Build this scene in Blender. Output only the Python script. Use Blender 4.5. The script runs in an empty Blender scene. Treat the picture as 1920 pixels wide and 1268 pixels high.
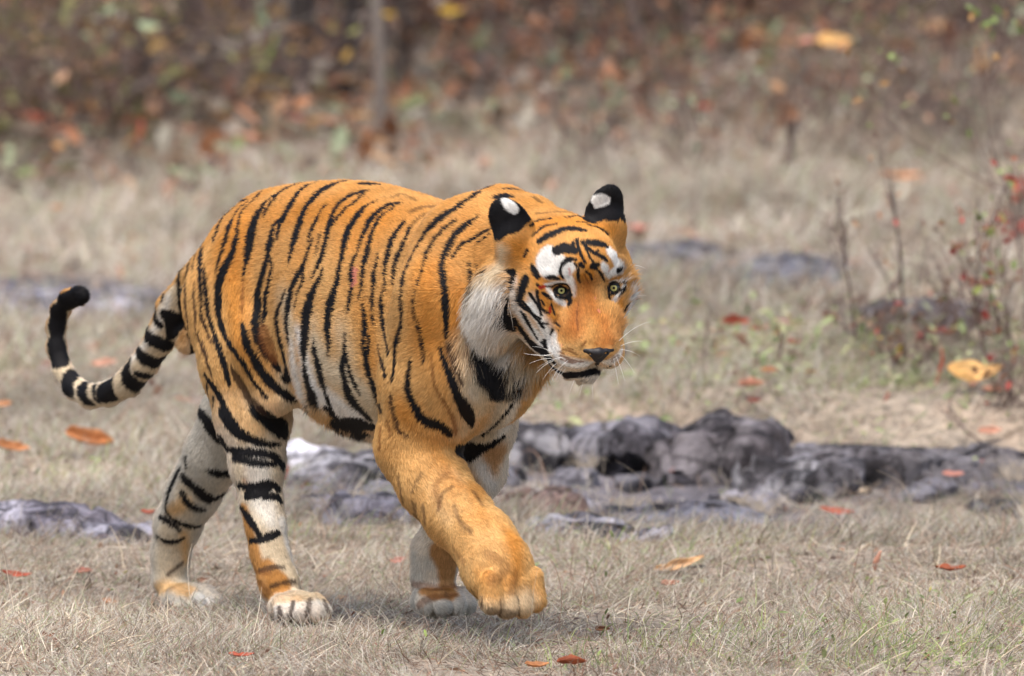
import bpy, math, random
import numpy as np
from mathutils import Vector, Matrix
from mathutils.bvhtree import BVHTree
SC = bpy.context.scene
COL = SC.collection
rng = np.random.default_rng(7)
random.seed(7)
# ------------------------------------------------------------ camera
DIST, PITCH, FOCAL = 25.7, math.radians(3.0), 400.0
AIM = Vector((0.0, 0.0, 0.62))
CAMP = AIM + Vector((0, -DIST*math.cos(PITCH), DIST*math.sin(PITCH)))
cd = bpy.data.cameras.new('camera'); cam = bpy.data.objects.new('camera', cd); COL.objects.link(cam)
cam.location = CAMP; cam.rotation_euler = (math.pi/2-PITCH, 0, 0)
cd.lens = FOCAL; cd.sensor_width = 36; cd.clip_start = .5; cd.clip_end = 600
cd.dof.use_dof = True; cd.dof.focus_distance = DIST-.62; cd.dof.aperture_fstop = 5.0
SC.camera = cam
# ------------------------------------------------------------ sky and sun: bright overcast
W = bpy.data.worlds.new('World'); SC.world = W; W.use_nodes = True
wn = W.node_tree.nodes; wl = W.node_tree.links
sky = wn.new('ShaderNodeTexSky'); sky.sky_type = 'NISHITA'; sky.sun_disc = False
SUN_EL, SUN_AZ = math.radians(64), math.radians(-14)
sky.sun_elevation = SUN_EL; sky.air_density = 1.0; sky.dust_density = 4.0; sky.ozone_density = .6
sky.sun_rotation = math.pi + SUN_AZ*-1
bg = wn['Background']; bg.inputs['Strength'].default_value = .15
wl.new(sky.outputs[0], bg.inputs[0])
sd = bpy.data.lights.new('sun', 'SUN'); sd.energy = 1.6; sd.angle = math.radians(34); sd.color = (1, .95, .87)
sun = bpy.data.objects.new('sun', sd); COL.objects.link(sun)
sdir = Vector((math.sin(SUN_AZ)*math.cos(SUN_EL), -math.cos(SUN_AZ)*math.cos(SUN_EL), math.sin(SUN_EL)))
sun.rotation_euler = sdir.to_track_quat('Z', 'Y').to_euler()
SC.view_settings.view_transform = 'Standard'; SC.view_settings.look = 'None'
SC.view_settings.exposure = .80; SC.view_settings.gamma = 1
SC.render.engine = 'CYCLES'
SC.cycles.use_denoising = True
SC.cycles.max_bounces = 5; SC.cycles.diffuse_bounces = 3; SC.cycles.transmission_bounces = 4; SC.cycles.transparent_max_bounces = 6
SC.cycles_curves.shape = 'RIBBONS'
# ------------------------------------------------------------ coordinates
CP, SP = math.cos(PITCH), math.sin(PITCH)
FPX = FOCAL/36*1920
CAMN = np.array(CAMP)
def rayd(px, py):
    X = (px-960)/FPX; Z = (634-py)/FPX
    return np.array([X, CP+Z*SP, Z*CP-SP])
def at_Y(px, py, Y):
    d = rayd(px, py); t = (Y-CAMN[1])/d[1]
    return CAMN+d*t
def to_px(P):
    Q = np.atleast_2d(P)-CAMN
    d = Q[:, 1]*CP-Q[:, 2]*SP; z = Q[:, 1]*SP+Q[:, 2]*CP
    return np.stack([960+FPX*Q[:, 0]/d, 634-FPX*z/d], 1)
# body frame: u forward, v to the animal's left (away from the camera), z up
TH = math.radians(55)
CT, ST = math.cos(TH), math.sin(TH)
BO = at_Y(640, 600, 0.0); BO[2] = 0
U = np.array([CT, -ST, 0.]); V = np.array([ST, CT, 0.]); Zv = np.array([0, 0, 1.])
def on_v(px, py, v):
    "point of the body plane v=const that lies on the line of sight"
    d = rayd(px, py); t = (v-np.dot(CAMN-BO, V))/np.dot(d, V)
    return CAMN+d*t
def uvz(P):
    Q = np.asarray(P)-BO
    return np.stack([Q@U, Q@V, Q[..., 2]], -1)
def world(u, v, z):
    return BO+np.multiply.outer(u, U)+np.multiply.outer(v, V)+np.multiply.outer(z, Zv)
NFUR = 900000
def tag(o, label=None, cat=None, group=None, kind=None):
    for k, x in (('label', label), ('category', cat), ('group', group), ('kind', kind)):
        if x: o[k] = x
    return o
def mesh_obj(name, V_, F_, mat=None, parent=None, smooth=True):
    me = bpy.data.meshes.new(name)
    if isinstance(F_, np.ndarray) and F_.ndim == 2:
        k = F_.shape[1]
        me.vertices.add(len(V_)); me.vertices.foreach_set('co', np.asarray(V_, np.float32).ravel())
        me.loops.add(F_.size); me.loops.foreach_set('vertex_index', F_.astype(np.int32).ravel())
        me.polygons.add(len(F_)); me.polygons.foreach_set('loop_start', np.arange(0, F_.size, k, dtype=np.int32))
        me.update(calc_edges=True)
    else:
        me.from_pydata([tuple(map(float, v)) for v in V_], [], [list(map(int, f)) for f in F_])
    me.polygons.foreach_set('use_smooth', [smooth]*len(me.polygons))
    if mat: me.materials.append(mat)
    o = bpy.data.objects.new(name, me); COL.objects.link(o)
    if parent: o.parent = parent
    return o
def set_col(o, C):
    a = o.data.attributes.new('Col', 'FLOAT_COLOR', 'POINT')
    c = np.ones((len(C), 4), np.float32); c[:, :3] = C
    a.data.foreach_set('color', c.ravel())
# ------------------------------------------------------------ the tiger's shape, an implicit surface
def smin(a, b, k):
    h = np.clip(.5+.5*(b-a)/k, 0, 1)
    return b*(1-h)+a*h-k*h*(1-h)
class Cone:
    def __init__(s, A, B, ra, rb, k=.03):
        s.A, s.B, s.ra, s.rb, s.k = np.asarray(A, np.float32), np.asarray(B, np.float32), ra, rb, k
        s.c = (s.A+s.B)/2; s.R = np.linalg.norm(s.B-s.A)/2+max(ra, rb)
        s.neg = False
    def d(s, P):
        ab = s.B-s.A; t = np.clip(((P-s.A)@ab)/max(ab@ab, 1e-9), 0, 1)
        q = P-s.A-t[:, None]*ab
        return np.sqrt(np.einsum('ij,ij->i', q, q))-(s.ra+(s.rb-s.ra)*t)
class Ell:
    def __init__(s, C, r, axes=None, k=.03, neg=False):
        s.c = np.asarray(C, np.float32); s.r = np.asarray(r, np.float32); s.k = k; s.neg = neg
        s.M = np.asarray(axes if axes is not None else np.eye(3), np.float32)   # rows = axes
        s.R = float(max(r))
    def d(s, P):
        q = (P-s.c)@s.M.T
        a = q/s.r; b = q/(s.r*s.r)
        k0 = np.sqrt(np.einsum('ij,ij->i', a, a)); k1 = np.sqrt(np.einsum('ij,ij->i', b, b))+1e-6
        return k0*(k0-1)/k1
class Torso:
    def __init__(s, secs, k=.03):
        # secs: (px on the middle plane, py top, py bottom, half width)
        u, zt, zb, w = [], [], [], []
        for px, pt, pb, hw in secs:
            a = uvz(on_v(px, pt, 0)); b = uvz(on_v(px, pb, 0))
            u.append(a[0]); zt.append(a[2]); zb.append(b[2]); w.append(hw)
        uu = np.linspace(u[0], u[-1], 200)
        def sm(y):
            y = np.interp(uu, u, y); ker = np.hanning(25); ker /= ker.sum()
            return np.convolve(np.pad(y, 12, 'edge'), ker, 'valid')
        s.uu, s.zt, s.zb, s.w = uu, sm(zt), sm(zb), sm(w)
        s.k = k; s.c = world(np.array((u[0]+u[-1])/2), 0., .65).astype(np.float32); s.R = 1.0; s.neg = False
    def d(s, P):
        q = uvz(P); uc = np.clip(q[:, 0], s.uu[0], s.uu[-1])
        zt = np.interp(uc, s.uu, s.zt); zb = np.interp(uc, s.uu, s.zb); w = np.interp(uc, s.uu, s.w)
        h = (zt-zb)/2; zc = (zt+zb)/2
        z = (q[:, 2]-zc)/h
        wz = w*(1-.10*z-.06*z*z)                      # a little broader low in the ribs
        a = q[:, 1]/wz
        e = 2.25
        r = (np.abs(a)**e+np.abs(z)**e)**(1/e)
        g = (r-1)*np.minimum(w, h)*1.0
        du = np.abs(q[:, 0]-uc)
        return np.where(du > 0, np.sqrt(np.maximum(g, 0)**2+du**2), g).astype(np.float32)
S = 1/830.
def rad(p, P):
    "radius in metres of p photo pixels at the distance of P"
    return p*np.linalg.norm(np.asarray(P)-CAMN)/FPX
def chain(pts, k=.02, k0=None):
    "pts: (px, py, v, radius px)"
    out = []
    for i in range(len(pts)-1):
        a, b = pts[i], pts[i+1]
        A, B = on_v(*a[:3]), on_v(*b[:3])
        out.append(Cone(A, B, rad(a[3], A), rad(b[3], B), (k0 if (k0 and i == 0) else k)))
    return out
def ell_px(px, py, v, ru, rv, rz, k=.04, tilt=0, neg=False):
    "ellipsoid in body axes, radii in metres, tilted in the u-z plane"
    t = math.radians(tilt)
    ax = np.array([U*math.cos(t)+Zv*math.sin(t), V, -U*math.sin(t)+Zv*math.cos(t)])
    return Ell(on_v(px, py, v), (ru, rv, rz), ax, k, neg)
# head frame: a to the picture's right, f out of the face, h up
HY, HP, HR = math.radians(27), math.radians(26), math.radians(3.0)
f0 = np.array([math.sin(HY), -math.cos(HY), 0.]); a0 = np.array([math.cos(HY), math.sin(HY), 0.])
HF = f0*math.cos(HP)-Zv*math.sin(HP); HH = f0*math.sin(HP)+Zv*math.cos(HP)
HA = a0*math.cos(HR)+HH*math.sin(HR); HH = HH*math.cos(HR)-a0*math.sin(HR)
HO = at_Y(1101, 543, -.80)
def head(a, f, h): return HO+a*HA+f*HF+h*HH
def hloc(P):
    Q = np.asarray(P)-HO
    return np.stack([Q@HA, Q@HF, Q@HH], -1)
def hell(a, f, h, ra, rf, rh, k=.02, neg=False, pitch=0, yaw=0, roll=0):
    p, y, r = map(math.radians, (pitch, yaw, roll))
    A, F, H = HA, HF, HH
    F, H = F*math.cos(p)+H*math.sin(p), H*math.cos(p)-F*math.sin(p)
    A, F = A*math.cos(y)+F*math.sin(y), F*math.cos(y)-A*math.sin(y)
    A, H = A*math.cos(r)+H*math.sin(r), H*math.cos(r)-A*math.sin(r)
    return Ell(head(a, f, h), (ra, rf, rh), np.array([A, F, H]), k, neg)
def hsym(a, f, h, ra, rf, rh, k=.02, neg=False, pitch=0, yaw=0, roll=0):
    return [hell(s*a, f, h, ra, rf, rh, k, neg, pitch, s*yaw, s*roll) for s in (-1, 1)]
def hcone(p, q, ra, rb, k=.02): return Cone(head(*p), head(*q), ra, rb, k)
EYE_A, EYE_F, EYE_H, EYE_R = .060, -.022, .0, .0195
def paw(px, py, v, hd, L=.085, w=.062, r=.02, dz=0.):
    "four toes spread round the point; hd = heading in degrees from the body axis towards the camera"
    c = on_v(px, py, v); t = math.radians(hd)
    F = U*math.cos(t)-V*math.sin(t); R = V*math.cos(t)+U*math.sin(t)
    ax = np.array([F, R, Zv]); out = []
    out.append(Ell(c, (L*.78, w*.92, .036), ax, .025))
    for j, (s, l) in enumerate(((-.75, .60), (-.27, .88), (.27, .86), (.75, .56))):
        p = c+F*(L*l)+R*(w*s)+Zv*(-.008+dz)
        kk = c+F*(L*l-.030)+R*(w*s*.93)+Zv*(.010+dz)
        out.append(Cone(kk, p, r*1.02, r*.98, .008))
    return out
EARS = []
def build_prims():
    T = []
    T.append(Torso([(448, 436, 640, .07), (466, 396, 700, .115), (486, 366, 735, .15), (520, 354, 742, .17), (580, 345, 752, .175),
                    (640, 341, 785, .185), (700, 345, 812, .20), (760, 362, 822, .205), (820, 383, 822, .20),
                    (870, 388, 815, .185), (915, 390, 795, .16), (945, 400, 760, .11), (965, 420, 715, .07)]))
    # haunches
    T += chain([(448, 488, -.05, 64), (446, 562, -.09, 90), (462, 680, -.125, 84)], .06)
    T += chain([(555, 480, .05, 78), (545, 600, .10, 88), (505, 700, .12, 74)], .06)
    T += chain([(470, 480, -.10, 60), (500, 640, -.145, 58), (512, 745, -.15, 34)], .04)
    # near hind leg
    T += chain([(462, 680, -.125, 84), (475, 785, -.13, 67), (482, 868, -.135, 47), (491, 945, -.135, 35), (497, 985, -.135, 35), (505, 1035, -.135, 33), (523, 1095, -.135, 37)], .02)
    T += chain([(470, 900, -.135, 22), (478, 975, -.135, 20)], .02)
    T += paw(553, 1138, -.135, 12)
    # far hind leg
    T += chain([(505, 690, .12, 74), (440, 780, .11, 60), (405, 850, .11, 54), (362, 925, .11, 46), (333, 985, .11, 40), (320, 1035, .11, 33), (318, 1085, .11, 33)], .02)
    T += chain([(352, 880, .11, 20), (318, 965, .11, 20)], .02)
    T += paw(348, 1122, .11, 0)
    # near shoulder and foreleg
    T += chain([(845, 440, -.10, 50), (835, 560, -.13, 82), (800, 720, -.135, 84)], .06)
    T += chain([(880, 560, -.10, 70), (872, 700, -.11, 66), (820, 790, -.12, 62)], .05)
    T += chain([(800, 720, -.135, 82), (782, 835, -.135, 73), (812, 905, -.135, 62), (862, 970, -.135, 58), (905, 1012, -.135, 56), (925, 1050, -.135, 64)], .025)
    T.append(ell_px(938, 1080, -.135, .070, .078, .058, .03, tilt=-50))
    c = on_v(942, 1096, -.135)
    for s, l in ((-.78, .8), (-.28, 1.), (.28, 1.), (.78, .78)):
        F = U*.45-Zv*.89; N = U*.89+Zv*.45; 
        p = c+F*(.058*l)+N*.020+V*(.070*s)
        T.append(Cone(p-F*.045+N*.014, p, .024, .0265, .007))
    # far foreleg
    T += chain([(965, 560, .09, 60), (936, 700, .11, 54), (916, 800, .12, 44), (895, 880, .12, 47), (848, 965, .12, 42), (818, 1035, .12, 38), (812, 1080, .12, 40)], .035, .06)
    T += paw(822, 1126, .12, 14, w=.066)
    # chest, neck
    T += chain([(890, 640, 0, 108), (918, 505, 0, 128), (1000, 500, 0.0, 104), (1040, 505, -.02, 86)], .05)
    T += chain([(890, 406, .07, 38), (945, 400, .07, 36), (1000,416,.05,40)], .05)     # far shoulder blade
    T += chain([(905, 700, -.02, 95), (925, 640, -.02, 82), (955, 600, -.02, 70)], .05)
    # tail
    T += chain([(405, 480, 0, 30), (364, 528, 0, 28), (326, 575, -.0, 27), (302, 632, .0, 25), (272, 680, .0, 24), (240, 718, .0, 23), (205, 738, .0, 21), (170, 743, .0, 19.5),
                (140, 728, 0, 18), (119, 698, .0, 16.5), (107, 655, 0, 15.5), (105, 615, 0, 15), (113, 583, 0, 15), (128, 562, 0, 15), (148, 556, 0, 16)], .012, .04)
    T += chain([(352, 620, .03, 24), (352, 640, .03, 20)], .02)
    # head
    T.append(hell(0, -.115, .004, .106, .122, .098, .035))
    T.append(hell(0, -.065, .045, .080, .072, .052, .03))
    T += [hcone((s*.008, -.048, .004), (s*.022, .074, -.096), .031, .036, .025) for s in (-1, 1)]
    T += hsym(.040, .022, -.095, .030, .062, .042, .03)
    T += hsym(.040, .056, -.124, .037, .052, .036, .02)
    T.append(hell(0, .100, -.100, .032, .018, .018, .012))
    T.append(hell(-.003, .040, -.173, .043, .044, .023, .012))
    T += [hcone((s*.044, .012, -.152), (s*.080, -.11, -.108), .034, .050, .03) for s in (-1, 1)]
    T += hsym(.083, -.066, -.048, .050, .060, .072, .03)+hsym(.074, -.042, -.078, .036, .055, .048, .03)
    T.append(hell(-.132, -.135, -.090, .056, .060, .104, .022, roll=8))
    T.append(hell(.118, -.140, -.070, .055, .055, .095, .035, roll=-8))
    T += hsym(.056, -.034, .026, .034, .024, .018, .015, roll=-8)
    T += hsym(.062, -.030, -.032, .028, .024, .018, .02)
    T += hsym(EYE_A, -.006, EYE_H, .019, .012, .010, .012, neg=True)
    T.append(hell(-.138, -.150, .103, .040, .017, .055, .012, yaw=30, roll=40))
    T.append(hell(.098, -.160, .109, .041, .017, .057, .012, yaw=-2, roll=-6))
    EARS.extend(T[-2:])
    T.append(hell(-.118, -.135, .052, .046, .040, .055, .025))
    T.append(hell(.098, -.145, .050, .048, .040, .062, .025))
    return T
def field(P, prims, cull=None, want=None):
    P = P.astype(np.float32); d = np.full(len(P), 9., np.float32)
    for p in prims:
        if cull is not None:
            q = P-p.c; m = np.nonzero(np.einsum('ij,ij->i', q, q) < (p.R+cull+p.k)**2)[0]
            if not len(m): continue
            e = p.d(P[m]).astype(np.float32)
            if p.neg: d[m] = -smin(-d[m], e, p.k)
            else: d[m] = smin(d[m], e, p.k)
        else:
            e = p.d(P).astype(np.float32)
            d = -smin(-d, e, p.k) if p.neg else smin(d, e, p.k)
    return d
def surface(prims, lo, hi, res, frame=None, coarse=3):
    "naive surface nets on a sparse band; returns world vertices and quads"
    lo, hi = np.array(lo, float), np.array(hi, float)
    n = (np.ceil((hi-lo)/res/coarse).astype(int))*coarse+1
    wf = frame or world
    ax = [lo[i]+np.arange(n[i])*res for i in range(3)]
    cax = [a[::coarse] for a in ax]
    g = np.stack(np.meshgrid(*cax, indexing='ij'), -1).reshape(-1, 3)
    cdv = field(wf(g[:, 0], g[:, 1], g[:, 2]), prims, cull=res*coarse*3).reshape([len(c) for c in cax])
    near = np.abs(cdv) < res*coarse*2.0
    # a coarse cell is needed when any corner is near
    f = np.repeat(np.repeat(np.repeat(cdv, coarse, 0), coarse, 1), coarse, 2)[:n[0], :n[1], :n[2]].copy()
    nm = near.copy()
    nm[:-1] |= near[1:]; nm[1:] |= near[:-1]; m2 = nm.copy(); m2[:, :-1] |= nm[:, 1:]; m2[:, 1:] |= nm[:, :-1]; m3 = m2.copy(); m3[..., :-1] |= m2[..., 1:]; m3[..., 1:] |= m2[..., :-1]
    m = np.repeat(np.repeat(np.repeat(m3, coarse, 0), coarse, 1), coarse, 2)[:n[0], :n[1], :n[2]]
    I = np.argwhere(m)
    f[m] = field(wf(ax[0][I[:, 0]], ax[1][I[:, 1]], ax[2][I[:, 2]]), prims, cull=res*coarse*2)
    ins = f < 0
    c = [ins[a:a+n[0]-1 or None, b:b+n[1]-1 or None, d:d+n[2]-1 or None][:n[0]-1, :n[1]-1, :n[2]-1] for a in (0, 1) for b in (0, 1) for d in (0, 1)]
    cnt = sum(x.astype(np.int8) for x in c)
    cell = (cnt > 0) & (cnt < 8)
    C = np.argwhere(cell); idx = np.full(cell.shape, -1, np.int32); idx[cell] = np.arange(len(C))
    acc = np.zeros((len(C), 3)); num = np.zeros(len(C))
    cor = [(a, b, d) for a in (0, 1) for b in (0, 1) for d in (0, 1)]
    fv = [f[C[:, 0]+a, C[:, 1]+b, C[:, 2]+d] for a, b, d in cor]
    for i in range(8):
        for j in range(i+1, 8):
            df = [q-p for p, q in zip(cor[i], cor[j])]
            if sum(map(abs, df)) != 1: continue
            a, b = fv[i], fv[j]; x = (a < 0) != (b < 0)
            t = np.where(x, a/np.where(x, a-b, 1), 0)
            for k in range(3): acc[:, k] += np.where(x, cor[i][k]+t*df[k], 0)
            num += x
    vloc = lo+(C+acc/num[:, None])*res
    Q = []
    for axn in range(3):
        o1, o2 = [(1, 2), (2, 0), (0, 1)][axn]
        s0 = [slice(None)]*3; s1 = [slice(None)]*3
        s0[axn] = slice(0, -1); s1[axn] = slice(1, None)
        a, b = ins[tuple(s0)], ins[tuple(s1)]
        E = np.argwhere(a != b)
        ok = (E[:, o1] > 0) & (E[:, o2] > 0) & (E[:, o1] < n[o1]-1) & (E[:, o2] < n[o2]-1)
        E = E[ok]
        def cidx(d1, d2):
            e = E.copy(); e[:, o1] -= d1; e[:, o2] -= d2
            return idx[e[:, 0], e[:, 1], e[:, 2]]
        q = np.stack([cidx(1, 1), cidx(0, 1), cidx(0, 0), cidx(1, 0)], 1)
        fl = ~a[tuple(E.T)]
        q[fl] = q[fl][:, ::-1]
        Q.append(q)
    Q = np.concatenate(Q); Q = Q[(Q >= 0).all(1)]
    Vw = wf(vloc[:, 0], vloc[:, 1], vloc[:, 2])
    for it in range(2):
        N, d = grad(Vw, prims, cull=.03)
        Vw = Vw-N*np.clip(d, -res, res)[:, None]*.9
    N, d = grad(Vw, prims, cull=.03)
    # orientation check
    fn = np.cross(Vw[Q[:, 2]]-Vw[Q[:, 0]], Vw[Q[:, 3]]-Vw[Q[:, 1]])
    if (np.einsum('ij,ij->i', fn, N[Q[:, 0]]) > 0).mean() < .5: Q = Q[:, ::-1].copy()
    return Vw, Q, N
def grad(P, prims, cull=.03, e=.0015):
    g = np.stack([field(P+np.array(o)*e, prims, cull)-field(P-np.array(o)*e, prims, cull) for o in ((1, 0, 0), (0, 1, 0), (0, 0, 1))], 1)/(2*e)
    d = field(P, prims, cull); l = np.linalg.norm(g, axis=1)+1e-6
    return g/l[:, None], d/np.maximum(l, .3)
import time as _t
_t0 = _t.time()
PR = build_prims()
TV, TQ, TN = surface(PR, (-1.25, -.42, -.04), (1.35, .52, 1.12), .006)
print('tiger verts', len(TV), 'time', _t.time()-_t0)
TIGER = bpy.data.objects.new('tiger', None); COL.objects.link(TIGER); TIGER.location = (0, 0, 0)
tag(TIGER, 'big orange tiger with black stripes walking across dry grass, right forepaw lifted', 'tiger')
BODY = mesh_obj('body', TV, TQ, None, TIGER)
# ------------------------------------------------------------ the coat: markings drawn as brush strokes on the skin
BVH = BVHTree.FromPolygons([tuple(v) for v in TV.tolist()], TQ.tolist())
def hit(px, py, last=None):
    d = rayd(px, py); d = d/np.linalg.norm(d)
    r = BVH.ray_cast(Vector(CAMN), Vector(d), 60)
    if r[0] is not None: return np.array(r[0])
    D = np.linalg.norm((last if last is not None else HO)-CAMN)
    r = BVH.find_nearest(Vector(CAMN+d*D))
    return np.array(r[0])
def hits(p):
    "stroke samples on the skin; samples that just miss the outline snap to the nearest skin"
    R = []
    for x, y, w in p:
        d = rayd(x, y); d /= np.linalg.norm(d); r = BVH.ray_cast(Vector(CAMN), Vector(d), 60)
        R.append(None if r[0] is None else np.array(r[0]))
    ok = [i for i, r in enumerate(R) if r is not None]
    if not ok: return [], []
    Q, W_ = [], []
    for i, (x, y, w) in enumerate(p):
        q = R[i]
        if q is None:
            j = min(ok, key=lambda k: abs(k-i)); d = rayd(x, y); d /= np.linalg.norm(d)
            q = np.array(BVH.find_nearest(Vector(CAMN+d*np.linalg.norm(R[j]-CAMN)))[0])
        Q.append(q); W_.append(rad(w, q))
    return Q, W_
def spline(pts, step):
    pts = np.array(pts, float)
    if len(pts) == 1: return pts
    P = np.vstack([2*pts[0]-pts[1], pts, 2*pts[-1]-pts[-2]]); out = []
    for i in range(1, len(P)-2):
        L = np.linalg.norm(P[i+1, :2]-P[i, :2]); n = max(1, int(L/step))
        t = np.linspace(0, 1, n, endpoint=False)[:, None]
        a, b, c, d = P[i-1], P[i], P[i+1], P[i+2]
        out.append(.5*((2*b)+(c-a)*t+(2*a-5*b+4*c-d)*t*t+(3*b-a-3*c+d)*t**3))
    out.append(P[-2][None])
    return np.vstack(out)
WIN = dict(Z=(0, 0, 1), A=(320, 320, 4.877), C=(560, 320, 4.877), D=(560, 560, 4.53), E=(720, 330, 4.697), F=(700, 560, 3.73),
           H=(860, 320, 2.8816), N=(980, 440, 4.227), L=(240, 640, 2.2636), M=(640, 640, 2.264), T=(60, 500, 4.228))
def parse(win, txt):
    ox, oy, s = WIN[win]
    p = np.array([[float(q) for q in t.split(',')] for t in txt.split()])
    p[:, 0] = ox+p[:, 0]/s; p[:, 1] = oy+p[:, 1]/s
    if p.shape[1] > 2: p[:, 2] = p[:, 2]/s/2*(1.0 if win == 'Z' else 1.0 if win in 'NHT' else 1.68)+(0 if win == 'Z' else .85 if win in 'NH' else 4.0 if win == 'T' else 1.1)
    return p
INK = dict(k=(.010, .0095, .011), n=(.048, .024, .017), c=(.66, .54, .37), w=(.84, .82, .77), o=(.60, .245, .038), d=(.36, .12, .022), t=(.47, .22, .055),
           g=(.54, .51, .44), r=(.35, .015, .01), p=(.65, .22, .17), y=(.66, .395, .155), b=(.20, .07, .02))
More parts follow.
